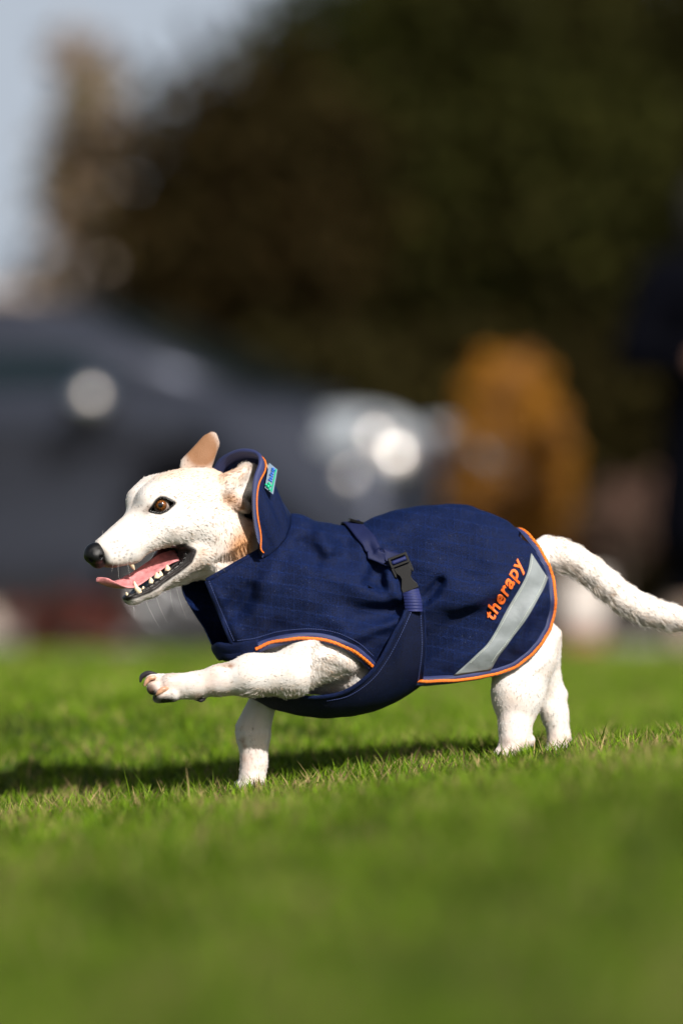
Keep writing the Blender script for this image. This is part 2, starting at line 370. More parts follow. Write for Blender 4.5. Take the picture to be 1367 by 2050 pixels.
# pale loose autumn tree against the sky, left
r = np.random.default_rng(5); cl = []; rd = []
for i in range(40):
    t = i / 39; py = 110 + 520 * t; hw_ = 22 + 105 * t ** .9; p = at(165 + r.uniform(-hw_, hw_) , py, 27); cl.append((p[0], p[1] + r.uniform(-.5, .5), p[2])); rd.append([r.uniform(.16, .32)] * 3)
M_bir = mat('pale_bark', (.42, .36, .32), .8, noise=(20, .35))
b0 = at(160, 1200, 27); tree('birch_tree', 'slender pale autumn tree against the sky at the left edge', (b0[0], b0[1], -.09), at(0, 20, 27)[2], cl, rd, 3400, .055, [(.20, .13, .07), (.26, .19, .15), (.16, .13, .05), (.30, .24, .20)], 61, trunk=.10, fill=.1, tm=M_bir)
b0 = at(60, 1200, 26); c, rad = blobs(at(-1500, 0, 26)[0], at(270, 0, 26)[0], .2, at(0, 560, 26)[2] - .3, b0[1], .6, 110, (.3, .5), 62)
tree('low_hedge', 'low dull brown hedge behind the roof of the car', (b0[0], b0[1], -.09), 1.5, c, rad, 30000, .06, [(.09, .06, .035), (.07, .05, .03), (.06, .055, .025)], 62, cat='hedge', trunk=.08)
# pale stone of the garden wall and of the pier added for light circles
M_stone = mat('pale_stone', (.38, .31, .26), .85, noise=(6, .25), bump=(12, .02))
def rbox(name, lo, hi, m, root=None, bev=.02):
    bm = bmesh.new(); bmesh.ops.create_cube(bm, size=1); lo, hi = np.array(lo), np.array(hi)
    for v in bm.verts: v.co = Vector((lo + hi) / 2 + np.array(v.co[:]) * (hi - lo))
    bmesh.ops.bevel(bm, geom=bm.edges[:] + bm.verts[:], offset=bev, segments=2, affect='EDGES'); me = bpy.data.meshes.new(name); bm.to_mesh(me); bm.free(); me.materials.append(m); o = bpy.data.objects.new(name, me); SC.collection.objects.link(o)
    if root: par(o, root)
    return o
def lathe(name, prof, c, m, root=None, ns=28):
    V = [(c[0] + r_ * math.cos(a), c[1] + r_ * math.sin(a), c[2] + z) for r_, z in prof for a in np.linspace(0, 2 * np.pi, ns, endpoint=False)]; F = [(i * ns + j, i * ns + (j + 1) % ns, (i + 1) * ns + (j + 1) % ns, (i + 1) * ns + j) for i in range(len(prof) - 1) for j in range(ns)] + [tuple(range(ns)), tuple((len(prof) - 1) * ns + j for j in range(ns))]
    o = fix_normals(mesh_obj(name, V, F, m)); 
    if root: par(o, root)
    return o
# garden wall behind the car
p0, p1 = at(-400, 1180, 24.5), at(100, 580, 24.5); w = empty('garden_wall', (p0[0], p0[1], -.09)); tag(w, 'pale brown rendered garden wall behind the roof of the car', 'wall')
rbox('wall_face', (p0[0], p0[1], -.09), (p1[0], p0[1] + .22, p1[2] - .08), M_stone, w); rbox('coping', (p0[0] - .05, p0[1] - .04, p1[2] - .08), (p1[0] + .04, p0[1] + .26, p1[2]), M_stone, w)
# made-up pier and ball in place of blurred light circles above the windscreen
pc = at(212, 600, 23.5); gp = empty('light_circle_pier', (pc[0], pc[1], -.09)); tag(gp, 'made-up pale pier and ball standing in for blurred light circles behind the windscreen', 'light stand-in')
rbox('pier', (pc[0] - .16, pc[1] - .16, -.09), (pc[0] + .16, pc[1] + .16, pc[2] - .12), M_stone, gp); rbox('cap', (pc[0] - .2, pc[1] - .2, pc[2] - .12), (pc[0] + .2, pc[1] + .2, pc[2] - .06), M_stone, gp)
lathe('finial', [(.02, -.06), (.07, -.05), (.06, -.02), (.12, .04), (.14, .12), (.12, .20), (.05, .25), (.01, .26)], pc, M_stone, gp)
# bronze beehive shrub
SD = 15.6; sc0 = at(1030, 1300, SD); r = np.random.default_rng(8); cl, rd = [], []
for i in range(130):
    t = r.random(); py = 705 + 560 * t; hw_ = 140 * min(1, math.sqrt(t * 3.4 + .06)) ; a = r.uniform(0, 6.28); q = at(1018 + hw_ * .72 * math.cos(a), py + 22, SD); cl.append((q[0], sc0[1] + hw_ * .68 * math.sin(a) / 7680 * SD, q[2])); rd.append([.075] * 3)
sh = tree('bronze_shrub', 'clipped beehive shaped shrub with bronze orange leaves behind the dog back', (sc0[0], sc0[1], -.03), at(0, 760, SD)[2], cl, rd, 22000, .016, [(.31, .14, .018), (.40, .18, .025), (.18, .08, .012), (.33, .16, .06)], 81, cat='shrub', trunk=.025)
M_pot = mat('pot_glaze', (.62, .56, .52), .5, noise=(8, .1)); M_ter = mat('terracotta', (.22, .085, .045), .8, noise=(12, .2)); M_soil2 = mat('potting_soil', (.03, .02, .015), .95)
pp_ = at(1165, 1300, 14.6); pt = empty('plant_pot', (pp_[0], pp_[1], -.03)); tag(pt, 'white pot on a terracotta foot behind the hind legs', 'plant pot')
b = np.array([pp_[0], pp_[1], -.028]); s_ = 14.6 / 7680
lathe('foot', [(42 * s_, 0), (46 * s_, 20 * s_), (44 * s_, 48 * s_)], b, M_ter, pt); lathe('bowl', [(36 * s_, 48 * s_), (50 * s_, 80 * s_), (54 * s_, 130 * s_), (50 * s_, 160 * s_), (54 * s_, 168 * s_), (46 * s_, 170 * s_), (44 * s_, 155 * s_)], b, M_pot, pt)
lathe('soil', [(43 * s_, 150 * s_), (43 * s_, 158 * s_)], b, M_soil2, pt)
# dusky shrub with pink-brown seed heads to the right of the bronze one
q = at(1238, 1030, 17.2); r = np.random.default_rng(12); cl = [(q[0] + r.normal(0, .08), q[1] + r.normal(0, .08), q[2] + r.normal(0, .12)) for _ in range(14)]
tree('seedhead_shrub', 'small dusky pink-brown shrub beside the bronze shrub', (q[0], q[1], -.03), q[2], cl, [[.075] * 3] * 14, 2200, .02, [(.15, .09, .07), (.12, .075, .06), (.08, .055, .04)], 82, cat='shrub', trunk=.02)
# red heather in front of the car, left
for i, (px, py, lb) in enumerate(((95, 1225, 'low clump of dull red flowering heather in front of the car, further left'), (175, 1222, 'low clump of dull red flowering heather under the car side, further right'))):
    q = at(px, py, 15.4); r = np.random.default_rng(20 + i); cl = [(q[0] + r.normal(0, .07), q[1] + r.normal(0, .05), .04 + r.random() * .16) for _ in range(12)]
    tree('heather', lb, (q[0], q[1], -.03), .12, cl, [[.05, .05, .045]] * 12, 1500, .012, [(.17, .035, .028), (.10, .03, .025), (.06, .03, .02)], 83 + i, cat='heather', trunk=.012)
# ================================================================== THE CAR
CD = 17.3; yaw = R(-19); front = at(905, 1290, 16.3); ZL = lambda z: z + .14 * float(sstep(.45, .7, z)); car = empty('parked_car', (0, 0, 0)); tag(car, 'dark grey parked car with its bright headlights facing right', 'car')
M_paint = mat('car_paint', (.052, .058, .080), .46, metal=.7, noise=(400, .1)); M_glass = mat('car_glass', (.004, .010, .012), .06, spec=.8); M_tyre = mat('tyre', (.012, .012, .012), .85); M_rim = mat('alloy', (.30, .30, .31), .35, metal=1)
M_trim = mat('black_trim', (.010, .010, .011), .5); M_chrome = mat('chrome', (.85, .85, .86), .10, metal=1); M_lamp = mat('lamp_glass', (.50, .54, .58), .32, metal=.45)
def side_loft(name, rows, m):
    """rows: list of (half width, [(x,z)...]) from far side to near side"""
    n = len(rows[0][1]); V = [(x, y, ZL(z)) for y, ps in rows for x, z in ps]; F = [(i * n + j, i * n + (j + 1) % n, (i + 1) * n + (j + 1) % n, (i + 1) * n + j) for i in range(len(rows) - 1) for j in range(n)] + [tuple(range(n)), tuple((len(rows) - 1) * n + j for j in range(n))]
    o = fix_normals(mesh_obj(name, V, F, m)); o.parent = car; return o
def scl(ps, cx, cz, s, fx=0): return [(cx + (x - cx) * s, cz + (z - cz) * s) for x, z in ps]
# x=0 front bumper, negative towards the rear
arch = lambda cx, r0: [(cx + r0 * math.cos(a), .32 + r0 * math.sin(a)) for a in np.linspace(0, math.pi, 9)]
lower = [(-.02, .30), (0, .45), (-.02, .62), (-.10, .74), (-.35, .86), (-.75, .93), (-1.20, .98), (-1.9, .97), (-3.0, .98), (-3.9, .99), (-4.3, .95), (-4.42, .75), (-4.42, .40), (-4.35, .24), (-3.95, .22)] + arch(-3.55, .36)[::-1] + [(-3.1, .2), (-1.3, .2)] + arch(-.88, .36)[::-1] + [(-.45, .2), (-.12, .2)]
rows = [(y, scl(lower, -2.2, .6, s)) for y, s in ((-.88, .955), (-.86, .985), (-.80, 1), (-.5, 1.005), (0, 1.012), (.5, 1.005), (.80, 1), (.86, .985), (.88, .955))]
side_loft('body', rows, M_paint)
cab = [(-.66, .93), (-1.03, 1.12), (-1.43, 1.29), (-1.73, 1.36), (-3.0, 1.40), (-3.6, 1.36), (-4.15, 1.12), (-4.3, .93)]
side_loft('cabin', [(y, scl(cab, -2.7, .95, s)) for y, s in ((-.81, .90), (-.76, .965), (-.66, .99), (0, 1.01), (.66, .99), (.76, .965), (.81, .90))], M_paint)
def quad(name, P, m, th=.012):
    P = np.array([(x, y, ZL(z)) for x, y, z in P], float); n = np.cross(P[1] - P[0], P[2] - P[0]); n /= np.linalg.norm(n); k = len(P); V = np.vstack([P, P + n * th]); F = [tuple(range(k)), tuple(range(k, 2 * k))[::-1]] + [(i, (i + 1) % k, k + (i + 1) % k, k + i) for i in range(k)]; o = fix_normals(mesh_obj(name, V, F, m, smooth=False)); o.parent = car; return o
quad('windscreen', [(-.70, -.64, .965), (-.70, .64, .965), (-1.47, .56, 1.335), (-1.47, -.56, 1.335)], M_glass, .02)
for s in (-1, 1):
    yb, yt = s * .835, s * .79
    quad('side_window', [(-1.10, yb, .95), (-2.22, yb, .95), (-2.22, yt, 1.29), (-1.62, yt, 1.27)], M_glass, .02); quad('side_window', [(-2.28, yb, .95), (-3.3, yb, .95), (-3.3, yt, 1.28), (-2.28, yt, 1.29)], M_glass, .02); quad('side_window', [(-3.46, yb, .95), (-3.95, yb, .98), (-3.6, yt, 1.25), (-3.46, yt, 1.27)], M_glass, .02)
def cpart(name, V, F, m): o = fix_normals(mesh_obj(name, V, F, m)); o.parent = car; return o
for cx in (-.88, -3.55):
    for s in (-1, 1):
        def disc(prof, nm, m, parent=None):
            ns = 32; V = [(cx + r_ * math.cos(a), s * y, .32 + r_ * math.sin(a)) for r_, y in prof for a in np.linspace(0, 2 * np.pi, ns, endpoint=False)]; F = [(i * ns + j, i * ns + (j + 1) % ns, (i + 1) * ns + (j + 1) % ns, (i + 1) * ns + j) for i in range(len(prof) - 1) for j in range(ns)] + [tuple(range(ns)), tuple((len(prof) - 1) * ns + j for j in range(ns))]
            o = cpart(nm, V, F, m)
            if parent: o.parent = parent
            return o
        ty = disc([(.20, .68), (.30, .67), (.33, .70), (.335, .80), (.31, .87), (.23, .87), (.22, .84)], 'wheel', M_tyre)
        disc([(.21, .80), (.225, .86), (.19, .855), (.18, .82)], 'rim', M_rim, ty)
        V, F, k = [], [], 0
        for i in range(5):
            a = i * 2 * math.pi / 5; C = np.array([[cx + r_ * math.cos(a), s * .845, .32 + r_ * math.sin(a)] for r_ in (.02, .20)]); v, f = tube_px(C, [.035, .02], 6); V.append(v); F += [tuple(q + k for q in g) for g in f]; k += len(v)
        cpart('spokes', np.vstack(V), F, M_rim).parent = ty
def ball(name, c, rad, m, parent=None, nu=16):
    V = []; F = []; rad = np.broadcast_to(rad, 3)
    for i in range(nu + 1):
        for j in range(nu * 2): t, p = math.pi * i / nu, math.pi * j / nu; V.append((c[0] + rad[0] * math.sin(t) * math.cos(p), c[1] + rad[1] * math.sin(t) * math.sin(p), c[2] + rad[2] * math.cos(t)))
    k = nu * 2; F = [(i * k + j, i * k + (j + 1) % k, (i + 1) * k + (j + 1) % k, (i + 1) * k + j) for i in range(nu) for j in range(k)]; o = fix_normals(mesh_obj(name, V, F, m)); o.parent = parent or car; return o
Hv = (np.array(sun_dir) + np.array([.02, -1, -.03])); Hv /= np.linalg.norm(Hv); cy_, sy_ = math.cos(-yaw), math.sin(-yaw)
Hl = np.array([Hv[0] * cy_ - Hv[1] * sy_, Hv[0] * sy_ + Hv[1] * cy_, Hv[2]])      # axis that bounces the sun to the camera, in car space
def lens(name, c, b_, c_, m, parent=None):
    """shallow domed disc along Hl, shaped to throw a sun glint at the camera"""
    u = np.cross(Hl, [0, 0, 1.]); u /= np.linalg.norm(u); w = np.cross(u, Hl); V = []; nu, nv = 14, 28
    for i in range(nu + 1):
        t = math.pi * i / nu
        for j in range(nv): p = 2 * math.pi * j / nv; V.append(np.array(c) + Hl * c_ * math.cos(t) + (u * math.cos(p) + w * math.sin(p)) * b_ * math.sin(t))
    F = [(i * nv + j, i * nv + (j + 1) % nv, (i + 1) * nv + (j + 1) % nv, (i + 1) * nv + j) for i in range(nu) for j in range(nv)]; o = fix_normals(mesh_obj(name, V, F, m)); o.parent = parent or car; return o
for s in (-1, 1):
    h = ball('headlight', (-.22, s * .68, .87), (.30, .21, .14), M_lamp)
    lens('glint_disc', (.01, s * .80, .815), .100, .036, M_chrome, h); lens('glint_disc', (-.06, s * .86, .885), .075, .030, M_chrome, h); lens('glint_disc', (-.16, s * .86, .735), .060, .024, M_chrome, h)  # chrome discs added on the headlight, sized and aimed to throw sun glints
    mr = ball('door_mirror', (-1.25, s * .98, 1.02), (.09, .13, .075), M_trim); (lens('mirror_glint_disc', (-1.22, s * 1.06, 1.065), .070, .034, M_chrome, mr) if s < 0 else None)  # chrome disc added on the near mirror only for its sun glint
    cpart('mirror_arm', *tube_px(np.array([[-1.25, s * .80, 1.00], [-1.25, s * .92, 1.01]]), .03, 8), M_trim)
    ball('fog_lamp', (-.01, s * .62, .36), (.04, .08, .05), M_lamp)
    cpart('door_handle', *tube_px(np.array([[-2.35, s * .885, .98], [-2.52, s * .90, .985], [-2.62, s * .885, .98]]), .016, 8), M_trim)
gl = quad('grille', [(.035, -.42, .42), (.035, .42, .42), (-.01, .38, .66), (-.01, -.38, .66)], M_trim, .02)
for z in (.46, .52, .58, .63): zz = ZL(z); o = cpart('grille_bar', *tube_px(np.array([[.07 - (z - .42) * .2, -.40, zz], [.07 - (z - .42) * .2, .40, zz]]), .010, 6), M_chrome); o.parent = gl
quad('number_plate', [(.045, -.26, .30), (.045, .26, .30), (.035, .26, .41), (.035, -.26, .41)], mat('plate_white', (.75, .75, .72), .4), .015)
quad('sill_trim', [(-1.35, -.885, .20), (-3.1, -.885, .20), (-3.1, -.89, .30), (-1.35, -.89, .30)], M_trim, .01)
quad('sill_trim', [(-1.35, .885, .20), (-3.1, .885, .20), (-3.1, .89, .30), (-1.35, .89, .30)], M_trim, .01)
car.rotation_euler = (0, 0, yaw); car.location = (front[0], front[1], -.03)
# ================================================================== THE PERSON
PX = at(1428, 1310, 14.3); per = empty('person', (PX[0], PX[1], -.03)); tag(per, 'person in dark navy clothes standing at the right edge with one bent arm', 'person')
M_dark = mat('dark_navy_cloth', (.0020, .0022, .0042), .95, spec=.03, noise=(14, .3), bump=(30, .006)); M_trs = mat('dark_trousers', (.0035, .0035, .005), .95, spec=.03, noise=(14, .3)); M_sk = mat('skin', (.52, .27, .19), .5, noise=(20, .1)); M_boot = mat('tan_boot', (.20, .15, .12), .7); M_hair = mat('dark_hair', (.012, .008, .006), .6)
def pnets(name, f, m, h=.022):
    lo, hi = (-.6, -.5, -.05), (.6, .5, 1.9); V, F = nets(f, lo, hi, h); o = mesh_obj(name, V + PX * [1, 1, 0] + [0, 0, -.03], F, m); return par(fix_normals(o), per)
def prc(*a): return rc(*a)
_arm = [(prc((-.19, 0, 1.42), (-.30, .02, 1.14), .075, .055), 0), (prc((-.30, .02, 1.14), (-.10, -.24, 1.10), .052, .04), .02)]
_arm2 = [(prc((.19, 0, 1.42), (.25, .02, 1.13), .075, .055), 0), (prc((.25, .02, 1.13), (.26, -.08, .88), .052, .04), .02)]
_torso = [(prc((0, 0, 1.36), (0, 0, 1.0), .15, .15, 1.3), 0), (prc((-.15, 0, 1.43), (.15, 0, 1.43), .075, .075), .06), (prc((0, 0, .98), (0, 0, .86), .16, .165, 1.2), .05)]
_legs2 = [(prc((-.09, 0, .9), (-.11, .0, .5), .10, .075), 0), (prc((-.11, 0, .5), (-.12, .02, .1), .072, .055), .03), (prc((.09, 0, .9), (.12, -.02, .5), .10, .075), .03), (prc((.12, -.02, .5), (.14, .02, .1), .072, .055), .03)]
_hd = [(prc((0, 0, 1.48), (0, -.01, 1.58), .055, .055), 0), (prc((0, -.02, 1.64), (0, .0, 1.70), .085, .095), .03), (prc((.085, 0, 1.65), (.105, 0, 1.635), .016, .014), .015)]
def hand(o, dr):
    o = np.array(o); dr = np.array(dr, float); dr /= np.linalg.norm(dr); sd = np.cross(dr, [0, 0, 1.]); sd = sd / max(np.linalg.norm(sd), .01) if np.linalg.norm(sd) > .01 else np.array([1, 0, 0]); L = [(prc(o, o + dr * .07, .030, .034), .02)]
    for i, (u, l) in enumerate(((-.028, .065), (-.010, .078), (.010, .074), (.028, .056))): b = o + dr * .08 + sd * u; L.append((prc(b, b + dr * l * .6 - np.array([0, 0, .02]), .0105, .009), .006))
    b = o + dr * .03 - sd * .03; L.append((prc(b, b + dr * .045 - sd * .03, .012, .010), .008)); return L
_hands = hand((-.085, -.27, 1.10), (.5, -1, 0)) + hand((.26, -.10, .84), (.05, -.2, -1))
_bd = union(_torso + _legs2 + _arm + _arm2 + _hd + _hands)
pnets('body', lambda P: _bd(P) , M_sk, .018)
_jk = union(_torso + _arm + _arm2 + [(prc((0, 0, .95), (0, 0, .42), .16, .21, 1.15), .05)] + [(prc((0, 0, 1.46), (0, 0, 1.56), .08, .07), .03)])
pnets('jacket', lambda P: np.maximum(_jk(P) - .022, .38 - P[:, 2]), M_dark)
pnets('trousers', lambda P: np.maximum(np.maximum(union(_legs2 + [(prc((0, 0, .98), (0, 0, .86), .155, .16, 1.2), .05)])(P) - .018, P[:, 2] - .98), .22 - P[:, 2]), M_trs)
for s, x, y in ((-1, -.12, .02), (1, .14, .02)): pnets('boot', union([(prc((x, y, .26), (x, y, .06), .068, .062), 0), (prc((x, y, .05), (x, y - .15, .035), .055, .042), .03)]), M_boot)
pnets('hair', lambda P: np.maximum(union([(prc((-.005, -.005, 1.62), (-.005, .005, 1.72), .098, .106), 0), (prc((0, .06, 1.58), (0, .05, 1.66), .07, .09), .03)])(P), P[:, 0] - .045), M_hair, .014)
for s in (-1, 1): par(ball('eye', PX * [1, 1, 0] + np.array([.088, s * .032, 1.645]), .011, M_trim, per, 8), per)
# ================================================================== THE DOG
# head frame: origin, forward, lateral (towards the camera), up, in pixel space
PHI, PIT = R(30), R(21)
HO = np.array([370., 1030., 20.])
HF = np.array([-math.cos(PHI) * math.cos(PIT), math.sin(PIT), math.sin(PHI) * math.cos(PIT)])
HL = np.array([math.sin(PHI), 0, math.cos(PHI)])
HU = np.array([-math.cos(PHI) * math.sin(PIT), -math.cos(PIT), math.sin(PHI) * math.sin(PIT)])
HM = np.stack([HF, HL, HU])                     # rows: px -> head coordinates
_A = np.array([[HF[0], HU[0]], [HF[1], HU[1]]]); _Ai = np.linalg.inv(_A)
def hl(x, y, b):
    """head-local coordinates of the point that stands at photo (x,y) with lateral offset b"""
    r = np.array([x - HO[0] - b * HL[0], y - HO[1] - b * HL[1]]); a, c = _Ai @ r
    return np.array([a, b, c])
def hp(x, y, b): return HO + hl(x, y, b) @ HM    # same, in px space
def hrc(A, B, ra, rb):
    a, b = hl(*A), hl(*B); f = rc(a, b, ra, rb); A2, B2 = a * [1, -1, 1], b * [1, -1, 1]
    if A[2] == 0 and B[2] == 0: return f
    g = rc(A2, B2, ra, rb); return lambda Q: np.minimum(f(Q), g(Q))
def hell(c, r, sym=True, M=None):
    a = hl(*c); f = ell(a, r, M)
    if not sym or c[2] == 0: return f
    g = ell(a * [1, -1, 1], r, M); return lambda Q: np.minimum(f(Q), g(Q))
UP_LIP = [(196, 1141, 6), (220, 1142, 13), (244, 1136, 18), (269, 1131, 21), (293, 1119, 25), (318, 1108, 30), (344, 1099, 34), (360, 1096, 37)]
LO_LIP = [(372, 1104, 38), (366, 1122, 37), (350, 1137, 33), (323, 1157, 27), (305, 1171, 22), (290, 1180, 18), (272, 1188, 14), (250, 1196, 9)]
mouth_poly = np.array([hl(*p)[[0, 2]] for p in UP_LIP + LO_LIP] + [hl(200, 1215, 0)[[0, 2]], hl(130, 1190, 0)[[0, 2]], hl(130, 1150, 0)[[0, 2]]])
EYE_ALM = np.array([(300, 1022), (306, 1014), (313, 1003), (322, 996), (331, 997), (340, 1002), (350, 1007), (343, 1014), (334, 1022), (322, 1027), (312, 1026)])
_upper = union([
    (hell((398, 1013, 0), (84, 76, 78)), 0),
    (hell((338, 1008, 0), (76, 70, 60)), 34),
    (hrc((402, 1050, 34), (360, 1062, 30), 52, 38), 24),
    (hrc((300, 1000, 22), (330, 986, 30), 24, 28), 26),
    (hrc((298, 1047, 0), (214, 1099, 0), 45, 27), 24),
    (hrc((330, 1058, 34), (262, 1098, 16), 34, 24), 20),
    (hrc((262, 1105, 14), (226, 1116, 9), 26, 21), 12),
    (hrc((345, 1052, 44), (390, 1040, 50), 28, 30), 18),
])
_lower = union([
    (hrc((268, 1192, 6), (302, 1174, 14), 18, 20), 0),
    (hrc((300, 1175, 14), (390, 1105, 36), 20, 34), 12),
    (hrc((330, 1168, 0), (400, 1120, 0), 14, 40), 14),
])
def f_head(P):
    Q = (P - HO) @ HM.T
    u, l = _upper(Q), _lower(Q)
    h = smin(u, l, 10)
    m = poly_sd(Q[:, [0, 2]], mouth_poly)
    far = -22 - Q[:, 1] - np.clip((Q[:, 0] - 70) * 2, 0, 200)      # the far cheek stays whole
    h = smax(h, -np.maximum(m, far), 4)
    # eye openings, near one traced, far one mirrored
    e1 = poly_sd(P[:, :2], EYE_ALM); e1 = np.where(P[:, 2] > 30, e1, 99)
    Qm = Q * [1, -1, 1]; Pm = HO + Qm @ HM; e2 = np.where(Pm[:, 2] > 30, poly_sd(Pm[:, :2], EYE_ALM), 99)
    h = smax(h, -(np.minimum(e1, e2) - 0.5), 3)
    return h
def f_far_ear(P):
    q = P.copy(); q[:, 2] = (q[:, 2] + 22) * 2.6
    a = rc((392, 935, 0), (420, 888, 0), 32, 20)(q); b = rc((418, 890, 0), (426, 874, 0), 17, 9)(q)
    o = smin(a, b, 8) * .7
    c = P - np.array([386, 905, 12]); dish = np.linalg.norm(c / np.array([22, 40, 26]), axis=1)
    return smax(o, -(dish - 1) * 20, 3)
EARC = hp(486, 976, 66)
def f_near_ear(P):
    base = union([(rc(hp(456, 966, 58), hp(492, 944, 62), 20, 14), 0), (rc(hp(492, 942, 60), hp(530, 945, 50), 14, 12), 10),
                  (rc(hp(452, 985, 64), hp(470, 1003, 64), 18, 16), 12), (rc(hp(470, 1004, 66), hp(490, 1016, 64), 15, 13), 8),
                  (rc(hp(480, 975, 50), hp(520, 980, 44), 28, 28), 12)])
    o = base(P); c = (P - hp(500, 972, 92)) / np.array([20, 24, 24]); k = (np.linalg.norm(c, axis=1) - 1) * 20
    return smax(o, -k, 6)
D = lambda x: -(x - 500) * 0.14
_body = union([
    (ell((625, 1245, D(625)), (160, 145, 92)), 0),
    (ell((770, 1205, D(770)), (180, 135, 84)), 30),
    (ell((910, 1180, D(910)), (150, 120, 76)), 30),
    (ell((1010, 1185, D(1010)), (98, 112, 76)), 30),
    (rc((430, 1075, 10), (560, 1180, -5), 64, 102), 30),
    (rc((835, 1345, D(835)), (850, 1362, D(850)), 14, 16), 14),
    (rc((640, 1290, D(640)), (700, 1340, D(700)), 85, 62), 20),
])
_legs = [
    # near foreleg, lifted and reaching forward
    (union([(rc((655, 1290, 38), (585, 1347, 78), 78, 44), 0), (rc((590, 1348, 78), (505, 1352, 78), 44, 42), 14),
            (rc((505, 1352, 78), (440, 1362, 75), 42, 30), 14), (rc((440, 1362, 75), (392, 1372, 72), 30, 26), 12),
            (rc((596, 1378, 84), (575, 1380, 84), 13, 16), 12), (rc((392, 1372, 72), (345, 1375, 70), 26, 27), 10),
            (rc((404, 1392, 70), (398, 1398, 70), 10, 7), 6),
            (rc((345, 1366, 60), (306, 1362, 56), 17, 14), 6), (rc((343, 1378, 72), (308, 1378, 74), 17, 14), 4),
            (rc((345, 1388, 84), (322, 1391, 86), 16, 13), 4), (rc((346, 1392, 62), (318, 1396, 60), 14, 12), 4)]), 16),
    # far foreleg, standing
    (union([(rc((560, 1300, -62), (505, 1390, -66), 60, 44), 0), (rc((505, 1390, -66), (507, 1470, -62), 43, 33), 12),
            (rc((507, 1470, -62), (509, 1525, -60), 33, 26), 10), (rc((509, 1525, -60), (505, 1560, -56), 26, 27), 8),
            (rc((500, 1562, -68), (480, 1572, -70), 14, 11), 5), (rc((500, 1562, -50), (484, 1573, -48), 14, 11), 5),
            (rc((508, 1562, -40), (494, 1573, -36), 13, 10), 5)]), 14),
    # near hind leg
    (union([(rc((1040, 1225, D(1040) - 8), (1046, 1310, D(1040) + 2), 78, 66), 0),
            (rc((1046, 1320, D(1040) + 4), (1036, 1390, D(1040) + 20), 64, 50), 16),
            (rc((1036, 1392, D(1040) + 22), (1031, 1452, D(1040) + 32), 47, 33), 24),
            (rc((1031, 1452, D(1040) + 40), (1030, 1482, D(1040) + 44), 32, 32), 10),
            (rc((1050, 1478, D(1040) + 36), (1058, 1482, D(1040) + 36), 14, 13), 6),
            (rc((1024, 1492, D(1040) + 46), (1002, 1508, D(1040) + 50), 22, 14), 8),
            (rc((1028, 1496, D(1040) + 62), (1012, 1510, D(1040) + 68), 15, 12), 4),
            (rc((1030, 1496, D(1040) + 36), (1010, 1510, D(1040) + 32), 15, 12), 4)]), 16),
    # far hind leg
    (union([(rc((1060, 1260, D(1060) - 30), (1080, 1350, D(1080) - 42), 66, 42), 0),
            (rc((1078, 1350, D(1080) - 42), (1112, 1392, D(1100) - 46), 38, 24), 10),
            (rc((1095, 1382, D(1100) - 46), (1109, 1430, D(1100) - 44), 26, 26), 10),
            (rc((1110, 1425, D(1100) - 44), (1119, 1476, D(1100) - 44), 27, 22), 10),
            (rc((1119, 1476, D(1100) - 44), (1110, 1500, D(1100) - 40), 22, 19), 8),
            (rc((1108, 1502, D(1100) - 40), (1096, 1508, D(1100) - 38), 14, 12), 5)]), 14),
]
TAIL = [(1045, 1120, 42), (1085, 1107, 37), (1118, 1108, 33), (1148, 1119, 31), (1182, 1142, 31), (1215, 1170, 31), (1250, 1199, 31), (1290, 1220, 31), (1340, 1234, 27), (1400, 1244, 20), (1450, 1246, 9)]
_tail = union([(rc((a[0], a[1], D(1090) - (a[0] - 1045) * .12), (b[0], b[1], D(1090) - (b[0] - 1045) * .12), a[2] * .94, b[2] * .94), 8) for a, b in zip(TAIL[:-1], TAIL[1:])])
_all = union([(_body, 0)] + _legs + [(_tail, 10)])
def f_dog(P):
    v = _all(P); near = (P[:, 0] < 640) & (P[:, 1] < 1330)
    if near.any():
        Q = P[near]; h = f_head(Q)
        Hd = (Q - HO) @ HM.T
        m = np.maximum(poly_sd(Hd[:, [0, 2]], mouth_poly), -22 - Hd[:, 1])
        vb = smin(v[near], h, 24)
        vb = smax(vb, -m, 4)
        vb = smin(vb, f_far_ear(Q), 5); vb = smin(vb, f_near_ear(Q), 6)
        v[near] = vb
    return v
def _n3(P, s, seed=0):
    """cheap smooth noise from summed sines"""
    r = np.random.default_rng(seed); o = np.zeros(len(P))
    for i in range(6):
        k = r.normal(size=3); k /= np.linalg.norm(k); o += np.sin(P @ k * (2 * np.pi / s) * r.uniform(.6, 1.7) + r.uniform(0, 6.28))
    return o / 6
DV, DF = nets(f_dog, (150, 840, -230), (1475, 1600, 215), 2.8)
def vnormals(V, F):
    a = -np.cross(V[F[:, 2]] - V[F[:, 0]], V[F[:, 3]] - V[F[:, 1]]); N = np.zeros_like(V)
    for k in range(4):
        for q in range(3): N[:, q] += np.bincount(F[:, k], a[:, q], len(V))
    return N / np.maximum(np.linalg.norm(N, axis=1, keepdims=True), 1e-9)
DN = vnormals(DV, DF)
DV = DV - DN * (_n3(DV, 34, 1) * .5 + _n3(DV, 13, 2) * .15)[:, None]
def seg_ridge(x, y, x0, y0, x1, y1, w0, w1, amp):
    """fold running from (x0,y0) to (x1,y1): ridge whose width goes w0->w1"""
    dx, dy = x1 - x0, y1 - y0; l = math.hypot(dx, dy); t = ((x - x0) * dx + (y - y0) * dy) / l**2; s = (-(x - x0) * dy + (y - y0) * dx) / l
    tt = np.clip(t, 0, 1); w = w0 + (w1 - w0) * tt; e = np.exp(-np.maximum(0, np.abs(t - .5) - .35)**2 * 18)
    return amp * np.exp(-(s / w)**2) * e
